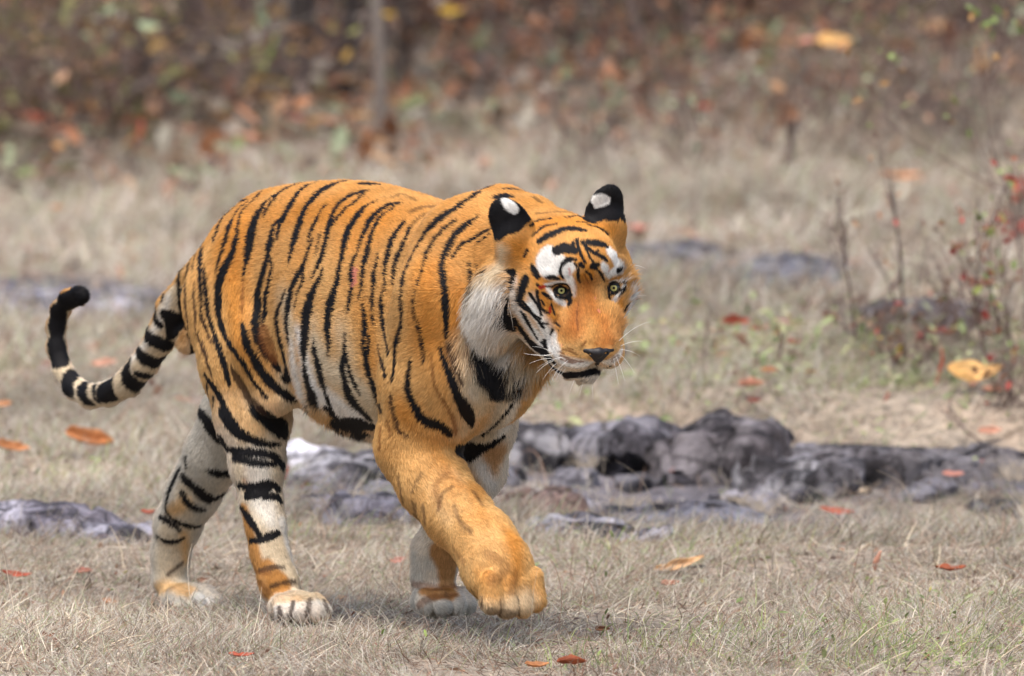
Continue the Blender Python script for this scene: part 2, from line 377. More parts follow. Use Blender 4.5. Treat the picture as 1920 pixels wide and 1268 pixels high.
# (colour, softness in px, opacity, window, strokes)
COAT = [
# pale ground
('y', 34, .55, 'Z', ["350,470,60 352,560,70 372,660,70 400,760,60", "560,560,60 600,640,80", "740,470,30 760,620,40"]),
('y', 30, .6, 'Z', ["480,520,50 520,620,40", "600,500,60 640,600,60 700,640,50", "400,560,50 420,680,50"]),
('c', 26, .6, 'Z', ["530,560,40 545,620,30", "640,620,40 660,700,50 700,740,50", "545,590,20 548,650,30 556,710,50 590,745,70", "600,690,90 650,745,100 705,780,100", "590,610,30 600,660,40", "1010,800,40"]),
('w', 14, .9, 'Z', ["560,620,20 575,680,36 590,730,40", "620,740,30 660,770,36 700,790,36", "548,640,14 552,680,24 560,720,34 572,745,40", "600,740,50 640,770,50 690,790,40"]),
('o', 30, .8, 'Z', ["440,420,70 440,520,70 445,620,60 470,680,30", "560,400,60 640,400,60 720,410,60", "800,520,60 800,640,60", "860,560,60 850,680,60", "760,780,60 790,860,60", "690,600,50 700,680,40"]),
('c', 16, .85, 'Z', ["470,770,30 500,800,60 490,850,80", "530,700,30 545,760,30", "485,880,100 492,930,90 500,985,80 520,1040,60 560,1095,50 600,1130,50", "372,720,60 385,780,90"]),
('y', 14, .7, 'Z', ["470,800,60 440,760,30", "470,880,24 470,920,20"]),
('g', 14, .95, 'Z', ["385,730,60 395,800,110 375,860,110 350,920,110 330,980,100 318,1040,90 318,1090,80 350,1120,80"]),
('c', 12, .7, 'Z', ["330,1000,70 322,1060,70 330,1100,60", "350,920,40 340,960,40"]),
('y', 9, .8, 'Z', ["345,1000,14 348,1050,18", "300,1105,30 330,1100,40 350,1110,40", "320,960,24 350,940,24"]),
('t', 8, .95, 'Z', ["458,955,26 470,1010,30 482,1060,36 500,1105,44", "500,1060,26 530,1100,34", "460,900,12 468,930,14", "520,1090,40"]),
('w', 8, .7, 'Z', ["530,980,26 545,1040,26 575,1090,24", "520,1150,40 560,1150,50 600,1140,40 620,1140,20", "375,1120,30 390,1130,24"]),
# tail
('c', 8, 1, 'Z', ["340,560,60 326,575,60 302,632,60 272,680,60 240,718,60 205,738,50 170,743,48 140,728,44 119,698,40 107,655,40 105,615,40 113,583,40"]),
('w', 10, .7, 'Z', ["318,560,16 300,600,16 270,650,16 230,690,16"]),
# chest and neck
('c', 20, .8, 'Z', ["880,640,50 885,700,60 890,760,50 870,810,40", "900,560,26 895,620,36", "930,720,60 950,740,60 930,790,50 900,820,50"]),
('g', 16, .7, 'Z', ["900,640,30 905,700,36 895,740,40", "940,720,60 945,770,50 920,810,40"]),
('w', 10, .7, 'Z', ["960,690,30 965,730,20 950,780,20 940,810,20"]),
('t', 10, .8, 'Z', ["930,850,50 905,890,50 890,930,40", "985,680,8 972,730,8"]),
('c', 12, .8, 'Z', ["703,860,16 716,910,16 745,962,14", "880,850,20 905,900,24 935,950,26 965,985,26"]),
('w', 9, .7, 'Z', ["885,850,10 912,905,16 945,960,16 975,990,16"]),
('c', 14, .7, 'Z', ["990,1130,50 940,1150,50 900,1140,30", "830,900,60 850,960,50"]),
('o', 14, .8, 'Z', ["800,860,60 850,920,50 890,980,50", "960,1010,50 950,1060,70 920,1070,60"]),
('y', 24, .55, 'Z', ["760,830,60 800,900,70 860,970,70 900,1010,60"]),
('y', 24, .5, 'Z', ["780,860,60 850,960,60 900,1010,50 930,1080,50"]),
('y', 12, .7, 'Z', ["930,1000,20 940,1060,40", "900,1000,20 915,1030,24 905,1060,20", "870,930,20 885,960,20"]),
('g', 10, .95, 'Z', ["778,1045,24 782,1080,40 775,1130,40", "800,1060,26 820,1035,8", "800,1150,50 850,1150,50 890,1145,30"]),
('t', 8, .9, 'Z', ["830,1035,50 840,1060,44 840,1100,40", "800,1110,30 840,1115,40"]),
('b', 6, .6, 'M', ["300,1030,16 360,1045,24 430,1050,24 500,1040,16", "330,1120,20 380,1090,20 480,1080,16"]),
# head, pale and orange grounds
('o', 12, .9, 'H', ["420,300,120 560,280,120 700,290,120 820,330,60", "330,420,90 360,480,70", "420,560,60 450,620,50 480,720,70 500,800,60"]),
('c', 12, .95, 'H', ["200,560,90 150,640,130 120,760,160 130,860,170 200,960,170 300,1030,150 400,1050,90", "240,430,50 230,500,50"]),
('w', 10, .8, 'H', ["160,660,100 130,780,130 160,900,130 240,980,110", "300,600,50 300,680,60 330,760,70 380,840,80 430,910,80 480,960,60", "210,640,50 190,740,60 230,860,60", "150,900,50 190,960,40", "400,700,50 440,780,50 480,860,50"]),
('w', 5, 1, 'N', ["205,170,150 185,230,160 220,290,120 300,240,100 295,200,80", "370,260,90 350,310,70 385,380,50 405,430,30 408,480,26", "690,140,90 735,200,120 755,270,95 700,310,60", "640,250,60 670,300,60 690,340,30"]),
('w', 4, 1, 'N', ["180,400,14 240,385,18 300,375,16 360,385,16", "200,430,24 240,480,34 280,520,40 330,550,36", "750,500,44 715,540,44", "790,400,20 780,460,20 740,510,24", "690,370,14 740,355,16 800,350,16"]),
('w', 7, 1, 'N', ["835,440,40 832,520,76 826,600,90 812,670,90 795,730,70", "100,780,90 160,850,90 210,900,60", "60,560,60 100,640,60"]),
('c', 10, .6, 'N', ["880,440,40 890,560,40"]),
('t', 10, .6, 'N', ["490,380,110 500,480,150 520,600,170 560,740,190 590,840,200", "400,650,70 370,760,110 360,850,110", "740,600,40 770,720,60 780,820,50"]),
('d', 18, .95, 'N', ["420,560,100 400,760,110", "650,700,100 680,820,100", "510,400,120 530,500,130 560,600,110", "440,620,60 430,720,60 420,800,50", "700,560,30 740,700,30 760,800,20", "300,700,50 310,800,50", "640,870,80 700,860,60"]),
('o', 6, .9, 'N', ["130,470,50 160,530,60 200,600,60 260,650,50", "770,520,50 780,600,40", "460,160,60 500,240,60 540,320,60 480,330,60"]),
('w', 8, .9, 'N', ["90,600,40 130,680,56 180,760,64 220,840,60", "250,800,60 260,860,60 290,920,50", "170,760,50 210,860,50", "240,915,64 290,985,84 390,1022,84 490,1028,74 560,1012,44", "625,1002,56 690,1005,72 750,970,60 780,925,36", "330,1160,40 420,1165,50 500,1165,50 570,1145,40", "240,900,50 260,930,40"]),
('y', 6, .6, 'N', ["330,900,60 420,920,60 470,960,40", "740,900,50"]),
('c', 14, .9, 'Z', ["900,660,24 908,710,34 902,770,30", "955,690,40 958,750,40 940,800,34", "640,700,50 680,740,50 705,790,40", "590,640,30 620,700,40", "540,560,16 545,620,20"]),
('w', 12, .7, 'Z', ["962,690,24 964,740,24 948,800,20", "570,700,30 600,745,36 640,780,36", "480,860,50 490,930,50 510,980,30"]),
('w', 10, .9, 'Z', ["890,845,12 912,892,18 938,935,20 964,972,20 992,1004,14"]),
# ---- black
('k', 1.6, 1, 'A', ["75,850,10 40,900,14 20,960,10", "185,710,14 130,800,26 95,900,30 85,1000,28 88,1150,24 95,1250,18 110,1350,16 150,1450,16 185,1530,18 200,1640,16 225,1720,10",
 "450,420,14 380,520,24 330,640,32 290,760,36 275,880,32 278,1000,24 285,1130,18 290,1250,14 290,1350,12 340,1450,14",
 "310,870,8 315,950,20 325,1060,26 335,1200,28 350,1320,26 390,1450,22 430,1570,26 470,1680,34 500,1790,34 520,1880,30 545,1960,16",
 "710,270,10 600,320,26 530,390,32 470,470,30 425,570,22 405,660,10", "720,285,8 640,350,16 585,430,24 545,520,36 510,640,34 465,780,26 435,870,16 420,950,8",
 "850,195,12 780,260,22 710,330,24 650,400,14 630,480,14 605,590,24 590,700,40 540,830,56 480,950,66 445,1070,62 445,1200,56 450,1330,44 480,1440,40 540,1570,40 620,1690,40 690,1790,34 740,1890,26 820,2000,22 880,2080,18",
 "1220,125,22 1120,150,32 1030,195,40 960,240,28", "960,230,14 880,290,18 840,350,50 790,440,62 750,560,72 730,680,66 715,780,48 690,870,30 675,950,18 665,1010,8",
 "980,230,30 920,310,32 880,370,28 855,430,10", "1370,115,12 1260,145,22 1180,200,30 1120,300,44 1060,400,60 1015,480,50 990,560,30 978,640,12",
 "1020,450,30 960,490,24 930,580,40 915,690,66 890,800,52 860,920,50 830,1030,56 805,1150,56 800,1270,48 780,1400,46 800,1520,44 850,1650,40 920,1720,40 990,1800,50",
 "925,820,26 930,900,30 905,1020,32 880,1150,40 870,1270,38 850,1380,20 845,1440,8",
 "1463,160,50 1380,210,46 1290,280,52 1230,370,50 1190,480,60 1150,610,62 1115,740,46 1090,830,20 1075,880,8",
 "1430,320,8 1370,400,18 1330,480,34 1290,580,26 1260,660,8", "1310,620,10 1270,730,22 1240,830,34 1190,930,50 1130,1040,50 1100,1150,56 1080,1290,52 1070,1400,44 1080,1500,30 1080,1600,8",
 "1225,880,20 1210,1020,22 1165,1130,14 1145,1250,10", "1060,1090,10 1020,1200,26 980,1320,34 985,1430,36 1010,1560,34 1040,1680,36 1065,1790,40 1080,1880,60 1050,1900,50",
 "660,1400,20 685,1490,40 710,1600,44 770,1720,46 840,1840,50 930,1950,54 1020,2020,50 1090,2060,60 1150,2080,40",
 "830,2180,60 930,2260,90 1010,2330,80", "320,1860,20 370,1940,36 440,2040,40 490,2140,40 530,2240,44 590,2330,50", "340,1950,16 355,2050,12 375,2110,6", "400,2070,24 395,2150,12"]),
('n', 2.2, .85, 'A', ["215,690,8 195,780,16 165,900,26 150,1020,30 145,1160,32 155,1290,26 175,1430,20 200,1530,16", "265,640,8 240,740,14 225,850,14 215,930,6",
 "225,1030,8 222,1150,20 235,1300,24 235,1400,14 250,1500,12 290,1600,14 320,1680,16 360,1800,20", "300,1350,12 350,1500,12 400,1580,12", "260,1500,10 330,1700,10 380,1880,10", "300,1560,8 350,1700,8",
 "560,1790,10 610,1880,50 680,1980,60 740,2080,60 830,2180,70"]),
('b', 7, .8, 'A', ["850,1450,50 890,1580,80 950,1700,70", "670,1000,10 665,1150,14 660,1300,12"]),
('k', 1.6, 1, 'C', ["440,105,26 340,130,40 240,170,56 160,240,50 100,320,46 50,410,46 20,500,46", "190,110,14 90,150,22 0,210,30", "560,130,20 640,135,60 740,140,20",
 "640,190,20 540,215,30 420,270,34 350,350,34 310,430,34 285,530,36 255,640,34 235,740,38 200,830,40 165,910,24 120,1000,8", "600,220,20 520,290,22 420,370,22 350,450,24 310,500,24",
 "720,280,8 640,320,20 580,370,44 510,470,54 450,580,54 425,690,44 400,800,38 380,900,34 365,990,36 330,1110,48 300,1210,66",
 "930,310,24 840,320,36 740,380,40 660,460,50 620,550,40 580,640,20 545,740,16 505,840,20 490,930,28 490,1040,26 490,1120,26 465,1230,24",
 "880,340,20 780,410,18 720,480,22 680,580,26 650,680,34 625,790,44 595,900,38 590,990,30 575,1100,16 560,1180,8", "735,760,6 710,880,16 695,960,32 690,1060,24 680,1170,22 678,1260,18",
 "970,480,20 900,560,36 850,660,40 820,770,36 800,880,24 790,970,16 790,1070,12 760,1160,16 760,1268,18", "1020,540,24 980,640,20 930,740,30 890,850,28 870,960,18 860,1040,8",
 "1463,340,30 1380,390,40 1280,460,44 1190,550,40 1120,650,30 1060,760,28 1010,860,30 970,960,36 950,1080,26 940,1200,22 945,1268,22", "1440,450,8 1370,510,20 1260,620,20 1190,740,16 1145,860,12 1120,960,8 1080,1050,6 1060,1150,5 1050,1220,5",
 "235,880,8 210,960,26 170,1050,46 130,1160,56 110,1268,60", "210,560,6 180,700,12 160,780,6"]),
('k', 5, .55, 'C', ["1050,380,50 1150,345,50 1270,340,30", "1160,400,20 1080,460,30 1020,540,30", "880,250,30 950,230,16 1080,290,14"]),
('k', 1.6, 1, 'D', ["290,20,70 270,60,64 255,170,60 250,260,54 260,340,40 262,420,24 260,480,10", "440,0,30 430,80,20 425,130,6", "625,0,18 628,90,16 635,180,14 645,230,6",
 "705,0,20 710,100,26 725,220,26 745,330,30 765,420,26 770,470,20", "875,0,22 885,90,24 880,200,20 860,300,30 830,410,36 820,520,26 815,600,20 800,700,10", "980,30,8 985,120,8 1020,230,12 1050,370,14 1065,480,10 1065,550,5",
 "105,0,70 75,120,76 65,250,76 55,380,70 50,470,50 60,550,16", "60,590,50 80,690,70 110,780,80 150,870,76", "85,870,30 130,950,30",
 "140,340,12 140,430,36 165,530,50 190,640,60 220,760,44 260,880,30 300,960,40 340,1010,70 400,1060,60", "400,300,8 400,400,16 400,490,44 380,570,40 400,680,44 430,800,70 480,890,80 540,950,70 600,1010,50",
 "420,520,24 450,640,30 490,730,30 530,820,14", "550,60,14 565,150,24 570,230,34 560,330,30 560,420,26 580,500,46 590,590,40 620,690,40 660,800,40 690,890,44 710,950,30", "575,230,20 600,350,16 595,460,20",
 "680,400,12 700,490,20 730,580,26 745,650,30", "330,1040,60 440,1060,110 560,1060,100 650,1080,60", "330,1080,60 430,1130,70 560,1120,60", "450,1170,30", "250,930,40 320,1000,50"]),
('k', 1.6, 1, 'E', ["830,360,16 740,430,30 650,500,36 590,590,34 545,680,34 515,780,28 520,880,34 535,1000,30 545,1120,30 550,1268,30", "960,105,30 900,115,46 850,145,40 780,200,26 700,245,30 657,275,30",
 "950,470,16 870,510,18 770,570,22 690,610,20 640,670,12 600,730,8", "940,510,8 820,600,8", "755,780,8 760,860,16 770,950,26 765,1050,44 765,1150,56 770,1268,50", "815,790,8 830,900,14 835,1000,12 830,1080,6", "905,850,14 885,890,12"]),
('k', 4, .6, 'E', ["1320,200,24 1400,260,24"]),
('k', 1.6, 1, 'F', ["505,0,30 510,110,26 520,230,24 545,330,22", "680,0,40 685,80,40 695,180,30 700,230,24 720,300,40 760,400,90 800,480,120 830,570,90 845,640,40",
 "865,630,40 920,610,50 990,570,40", "470,340,10 490,400,18 520,480,28 560,590,34 600,690,40 650,780,56 680,860,34 688,890,10",
 "260,420,6 258,480,12 245,560,20 255,660,30 290,750,34 340,830,40 390,860,46 450,880,46 510,920,38 540,960,16", "1000,650,10 960,740,14 900,820,16 830,890,20 760,950,20", "590,1065,50 640,1065,100 720,1050,56 800,1030,30 870,990,26 910,960,14"]),
('n', 2.4, .9, 'F', ["545,330,24 570,420,24 600,510,16 620,600,12", "130,680,16 140,780,18 165,860,18 190,930,14 240,970,8"]),
('b', 3.5, .7, 'F', ["410,400,8 430,580,8 480,690,10 540,790,12 570,880,14 575,940,16", "100,850,10 130,950,10", "60,900,10 50,1050,10", "640,300,6 670,480,6"]),
('k', 1.8, 1, 'L', ["540,290,30 600,330,46 650,370,46 668,400,20", "400,300,26 450,370,30 510,410,24 580,435,16 640,440,8", "420,455,14 480,470,24 560,475,20 620,490,20 655,530,22", "450,495,14 540,515,18 620,520,14",
 "470,610,16 540,620,22 600,605,20 640,630,14", "510,655,24 560,650,18 610,620,12", "580,660,14 630,660,18 650,685,12", "480,700,12 510,750,22 545,800,12 570,840,14 600,830,22 635,815,16", "520,848,14 570,845,14", 
 "295,280,10 330,330,34 370,380,44 410,430,30", "350,550,14 390,560,22 435,558,18", "240,580,24 290,625,28 340,665,28 365,670,18", "380,660,22 410,640,20 440,625,12", "230,640,10 260,690,18 300,710,14 325,712,8",
 "225,540,10 195,600,18 175,650,10 165,720,9 200,760,12 240,775,12 280,785,12 305,780,12", "140,745,12 180,770,14 220,800,8", "125,825,8 160,848,12 200,850,11 235,835,8", "250,495,10 250,530,10"]),
('n', 3, .8, 'L', ["560,975,12 620,960,12 660,962,8", "610,1040,8 640,1030,8", "660,1025,10 705,1018,8", "170,990,8 230,940,8", "700,1110,12 690,1170,14", "770,1100,14 760,1160,18", "640,1130,10 650,1180,14", "830,1100,10 850,1150,10", "285,1110,12"]),
('b', 4, .5, 'L', ["520,980,8 600,985,10", "560,1020,10 600,1060,10"]),
('n', 5, .55, 'M', ["245,580,12 265,680,12", "310,690,16 325,755,20", "350,700,12 360,765,14", "410,720,8 430,650,8 470,620,8", "480,700,8 500,760,8 550,810,8", "600,700,8 560,640,8", "300,640,6 340,560,6",
 "640,1150,30 730,1165,30", "560,1060,10 600,1120,10"]),
('n', 2.5, .75, 'Z', ["905,1120,3 903,1152,4", "938,1124,3 938,1160,4", "970,1122,3 974,1155,4"]),  # shade painted into the creases between the lifted paw's toes
('b', 7, .4, 'M', ["620,900,20 700,960,20 640,1020,24", "740,980,16 720,1060,20", "480,880,14 520,940,14", "450,560,14 400,620,14 420,700,14"]),
('k', 1.8, 1, 'T', ["1060,380,60 1130,420,130 1120,510,90 1090,560,20", "990,350,24 985,420,34 1020,460,30", "915,500,40 930,560,70 1000,600,80 1080,630,70", "840,640,30 860,700,80 930,745,90 1000,760,100 1060,700,50",
 "780,750,50 750,850,110 800,930,130 870,950,100", "840,850,40 920,870,60", "640,900,60 610,960,130 560,1000,140 640,1030,80", "500,950,30 500,1030,28 540,1075,20", "440,920,50 400,970,80 430,1050,70 480,1080,30",
 "330,850,80 290,900,120 280,960,110 320,1000,60", "190,610,120 205,680,130 220,740,120 180,770,60", "200,370,120 200,450,120 200,510,100", "300,240,160 350,230,170 400,240,140 250,300,150", "1060,180,14 1040,260,16"]),
('n', 2.0, .6, 'N', ["280,1150,12 330,1165,12", "380,1150,10 430,1158,10", "470,1150,10 520,1155,10", "560,1140,10 600,1125,10"]),
('n', 5, .45, 'H', ["180,905,24 200,960,20", "120,640,12 110,700,10", "235,1000,24 240,1060,20", "150,780,10 170,820,12", "260,930,14 290,960,14"]),
# ---- head black
('k', 1.2, 1, 'N', ["405,60,20 400,100,20 420,150,20", "350,190,16 420,200,20", "480,60,20 500,110,20 530,180,16 560,220,14", "600,130,16 560,150,16", "410,230,12 430,250,12", "540,260,24 585,275,20", "820,250,16 822,330,14", "806,560,18 795,640,22 785,690,14", "835,500,12 830,560,14", "60,470,24 120,560,18 150,640,14", "20,640,30 80,760,24 120,830,16", "170,560,14 150,520,12", "260,700,12 300,730,10", "262,440,60 345,450,60", "300,400,40", "310,485,44", "380,480,30", "300,430,50", "350,480,20 372,530,26", "696,425,56 732,420,56", "715,455,40", "712,400,40", "270,130,74 330,110,84 390,125,64 440,120,36", "150,60,36 200,30,46 250,10,36", "430,50,24 440,110,24 470,180,22 500,230,14", "470,70,24 540,130,30 600,165,30 650,195,30 670,212,12", "520,70,50 590,75,58 660,95,40",
 "380,205,26 330,220,30 300,270,22 300,310,18 325,345,10", "440,270,18 440,340,22 455,380,8", "460,240,36 480,260,26", "560,250,50 600,240,24", "500,290,12 540,330,16 550,360,10", "600,290,16 630,330,18 645,370,8",
 "190,340,16 240,340,30 290,355,12", "750,290,36 770,280,18", "790,200,8 800,270,12", "75,250,26 95,290,46 125,340,36", "115,450,18 130,540,22 160,600,22 215,625,14", "165,465,18 200,490,22 225,515,12",
 "130,690,26 165,735,26", "240,755,18 220,790,14", "285,760,12", "120,400,20 150,425,14", "0,520,20 60,600,20 130,690,16 200,710,12",
 "180,412,8 240,412,12 262,396,14 300,388,16 350,398,16 376,440,18 372,490,28 376,530,36 368,562,24", "250,450,14 265,488,16 300,503,18 345,505,26",
 "680,440,14 688,392,12 720,370,12 765,380,12 812,375,10", "680,450,18 685,490,18 690,530,8", "700,475,12 740,468,12 770,440,12", "800,410,16 790,450,18 765,490,8"]),
('k', 1.4, 1, 'N', ["215,1040,44 290,1100,54 400,1112,50 490,1102,46 570,1085,44 625,1090,26", "200,990,20 235,1050,30 280,1110,26", "580,1010,8 585,1050,10", "150,850,16 190,900,30", "650,1060,8 700,1040,8"]),
('b', 2, .8, 'N', ["300,985,9 340,1000,10 400,1020,9", "290,930,9 330,945,9", "360,900,8 400,912,8", "300,960,10 350,975,12 420,1000,10 480,1008,9", "320,910,10 380,925,9 430,950,8", "350,990,10 420,1015,8", "700,990,8 750,960,8", "700,1010,6 760,975,6", "450,500,5 430,640,8 440,760,8", "240,620,8 280,640,8", "250,690,8 285,650,6", "490,320,8 520,380,6", "470,880,10 500,850,10"]),
('k', 1.4, 1, 'H', ["270,545,30 300,555,40 285,610,40 262,680,30 240,740,44 300,800,46 350,870,46 400,940,56 470,990,46 520,1040,30", "365,590,50 350,640,50 335,710,34 380,760,14 440,800,12", "340,760,10 370,820,12 395,850,8", "465,920,24 470,960,34",
 "385,300,10 430,280,18 500,265,10", "400,350,10 460,310,14 530,295,8", "440,385,26 490,358,32 545,332,26", "560,318,26 610,320,40 680,328,30", "580,262,8 640,255,12 690,265,6", "640,285,10 740,290,9", "700,300,20 760,320,16 805,345,14", "370,430,14 360,465,14",
 "885,500,8 888,550,8", "880,780,20 900,720,10", "500,720,6 520,780,6"]),
('k', 3, .5, 'H', ["300,330,14 330,300,14", "430,240,20 560,235,20 640,240,10"]),
('k', 1.6, 1, 'H', ["245,700,40 235,780,60 290,850,50", "440,385,34 500,350,40 560,325,40", "225,150,80 205,200,70 215,250,80 260,270,70 320,270,50 365,262,16", "250,140,60 240,200,90", "300,240,60", "330,250,70 350,280,30", "280,150,40 310,190,40 335,230,40", "800,120,100 840,170,90 830,230,90 770,225,80 720,225,40", "760,120,60 720,190,30 790,180,90", "870,200,30 850,260,40"]),
('EAR', 0, 1, 'H', ['0,0,1']),
('w', 2.0, 1, 'H', ["248,160,34 275,190,58 303,212,44", "738,162,46 770,156,56 800,166,38 745,188,30", "280,200,40 300,208,30"]),
('r', 1.2, .9, 'N', ["140,420,20 172,412,18", "215,580,18 220,620,8"]),
('d', 1.2, .7, 'N', ["480,430,6", "520,460,6", "560,540,6", "600,620,6", "640,700,7", "540,640,6", "470,560,6", "590,760,7", "660,800,6", "500,720,6", "620,500,5", "570,860,7 600,875,6", "450,820,7", "700,860,6", "380,700,6", "340,760,6"]),
('p', 1.2, .6, 'N', ["600,600,12 608,615,10", "575,505,8", "370,270,10 375,320,10", "680,290,14", "310,880,14"]),
('p', 1.5, .8, 'C', ["515,900,14 525,950,26 525,1030,20", "550,880,6 500,1060,8"]),
]
def brushes():
    out = []
    for col, soft, op, win, strokes in COAT:
        if col == 'EAR': out.append('EAR'); continue
        for s in strokes:
            p = spline(parse(win, s), 3.0)
            p[:, 2] = np.maximum(p[:, 2], .4)
            if soft > 8: p = p[::2]
            Q, keep = hits(p)
            if len(Q): out.append((np.array(Q), np.array(keep), INK[col], soft*S*(1.7 if soft > 8 else 1), op, win, col))
    return out
BR = brushes()
# the far flank repeats the near one, mirrored in the middle plane
def mirrored(b):
    Q, w, c, s, o, win, col = b
    L = uvz(Q); L[:, 1] = -L[:, 1]; R = world(L[:, 0], L[:, 1], L[:, 2]); M = []
    for q in R:
        M.append(np.array(BVH.find_nearest(Vector(q))[0]))
    M = np.array(M); k = uvz(M)[:, 1] > .03
    w = np.where(k, w, -.02)
    return (M, w, c, s, o, win, col)
BR += [mirrored(b) for b in BR if not isinstance(b, str) and b[5] in 'ACDE' and b[3] < .02]
def hash3(P, s):
    I = np.floor(P/s).astype(np.int64)
    h = (I[:, 0]*73856093) ^ (I[:, 1]*19349663) ^ (I[:, 2]*83492791)
    h = (h ^ (h >> 13))*1274126177
    return ((h >> 8) & 0xffff)/65535.
def vnoise(P, s):
    "smooth value noise, cell size s"
    Q = P/s; I = np.floor(Q).astype(np.int64); f = Q-I; f = f*f*(3-2*f); out = 0
    for a in (0, 1):
        for b in (0, 1):
            for c in (0, 1):
                J = I+np.array((a, b, c)); h = (J[:, 0]*73856093) ^ (J[:, 1]*19349663) ^ (J[:, 2]*83492791)
                h = ((h ^ (h >> 13))*1274126177 >> 8) & 0xffff
                w = (f[:, 0] if a else 1-f[:, 0])*(f[:, 1] if b else 1-f[:, 1])*(f[:, 2] if c else 1-f[:, 2])
                out = out+w*h/65535.
    return out
def coat_colour(P, jit=0.0):
    n = len(P); P = P.astype(np.float32)
    base = np.array(INK['o'], np.float32)*.75+np.array(INK['y'], np.float32)*.25
    nz = vnoise(P, .05)[:, None].astype(np.float32)
    L = uvz(P); sm = lambda x, a, b: np.clip((x-a)/(b-a), 0, 1)
    z = L[:, 2]; far = sm(L[:, 1], .0, .05)
    top = (sm(z, .62, .88)*.6+.25)[:, None]+(nz-.5)*.5
    C = (base*np.clip(top, 0, 1)+np.array(INK['y'], np.float32)*(1-np.clip(top, 0, 1))).astype(np.float32)
    pale = np.maximum(sm(z, .52, .38)*sm(L[:, 0], .12, .0)*.8, far*sm(z, .66, .56)*sm(L[:, 0], .6, .5)*.9)
    pale = np.maximum(pale, sm(np.abs(L[:, 1]), .12, .04)*sm(z, .60, .48)*sm(L[:, 0], .5, .4)*.85)
    pale = np.maximum(pale, sm(hloc(P)[:, 2], -.12, -.15)*sm(hloc(P)[:, 1], -.25, -.2)*(np.linalg.norm(hloc(P), axis=1) < .24)*.9)
    pale = pale[:, None].astype(np.float32)
    C = C*(1-pale)+(np.array(INK['c'], np.float32)*.55+np.array(INK['w'], np.float32)*.45)*pale
    cell = .03
    K = np.floor((P-P.min(0))/cell).astype(np.int64); dim = K.max(0)+2
    key = (K[:, 0]*dim[1]+K[:, 1])*dim[2]+K[:, 2]; order = np.argsort(key, kind='stable'); sk = key[order]
    mn = P.min(0)
    edge = ((vnoise(P, .012)-.5)*.0009+(rng.random(n)-.5)*jit).astype(np.float32)
    for br in BR:
        if isinstance(br, str):
            for e in EARS:
                q = (P-e.c)@e.M.T; m = (np.abs(q[:, 0]) < e.r[0]*1.6) & (np.abs(q[:, 1]) < .035) & (q[:, 2] < e.r[2]*1.5) & (q[:, 2]+edge*2 > -e.r[2]*.42)
                C[m] = np.array(INK['k'], np.float32)
            continue
        Q, w, c, soft, op, win, col = br
        if w.max() <= 0: continue
        R = w.max()+soft+.003
        # cells touched
        cells = set()
        lo = np.floor((Q-R-mn)/cell).astype(int); hi = np.floor((Q+R-mn)/cell).astype(int)
        for a, b in zip(lo[::2], hi[::2]):
            for i in range(max(a[0], 0), min(b[0], dim[0]-1)+1):
                for j in range(max(a[1], 0), min(b[1], dim[1]-1)+1):
                    cells.add(((i*dim[1]+j)*dim[2]+max(a[2], 0), (i*dim[1]+j)*dim[2]+min(b[2], dim[2]-1)))
        cc = np.array(sorted(cells))
        s0 = np.searchsorted(sk, cc[:, 0]); s1 = np.searchsorted(sk, cc[:, 1]+1)
        idx = np.concatenate([order[a:b] for a, b in zip(s0, s1)]) if len(cc) else np.zeros(0, int)
        if not len(idx): continue
        idx = np.unique(idx); X = P[idx]; m = np.full(len(idx), 9., np.float32)
        Qf = Q.astype(np.float32)
        if len(Q) == 1:
            m = np.sqrt(((X-Qf[0])**2).sum(1))-w[0]
        else:
            for i in range(len(Q)-1):
                a, b = Qf[i], Qf[i+1]
                if np.abs(b-a).max() > .03: b = a+(b-a)*.01
                R2 = max(w[i], w[i+1])+soft+.004
                near = np.nonzero((np.abs(X-(a+b)/2) < R2+np.abs(b-a).max()/2).all(1))[0]
                if not len(near): continue
                ab = b-a; t = np.clip(((X[near]-a)@ab)/max(ab@ab, 1e-9), 0, 1)
                q = X[near]-a-t[:, None]*ab
                m[near] = np.minimum(m[near], np.sqrt((q*q).sum(1))-(w[i]+(w[i+1]-w[i])*t))
        m += edge[idx]*(min(1, w.max()/.004) if soft < .01 else 3)
        al = np.clip(.5-m/soft/1.4, 0, 1)
        al = (al*al*(3-2*al)*op)[:, None]
        C[idx] = C[idx]*(1-al)+np.array(c, np.float32)*al
    return C
_t1 = _t.time()
TC = coat_colour(TV)
print('coat', len(BR), _t.time()-_t1)
set_col(BODY, TC)
def skin_mat(name, rough=.75, sheen=.0, attr='Col', spec=.25):
    m = bpy.data.materials.new(name); m.use_nodes = True; nt = m.node_tree
    b = nt.nodes['Principled BSDF']; a = nt.nodes.new('ShaderNodeAttribute'); a.attribute_name = attr
    nt.links.new(a.outputs['Color'], b.inputs['Base Color']); b.inputs['Roughness'].default_value = rough
    b.inputs['Specular IOR Level'].default_value = spec
    return m
M_SKIN = skin_mat('short_coat', .8); BODY.data.materials.append(M_SKIN)
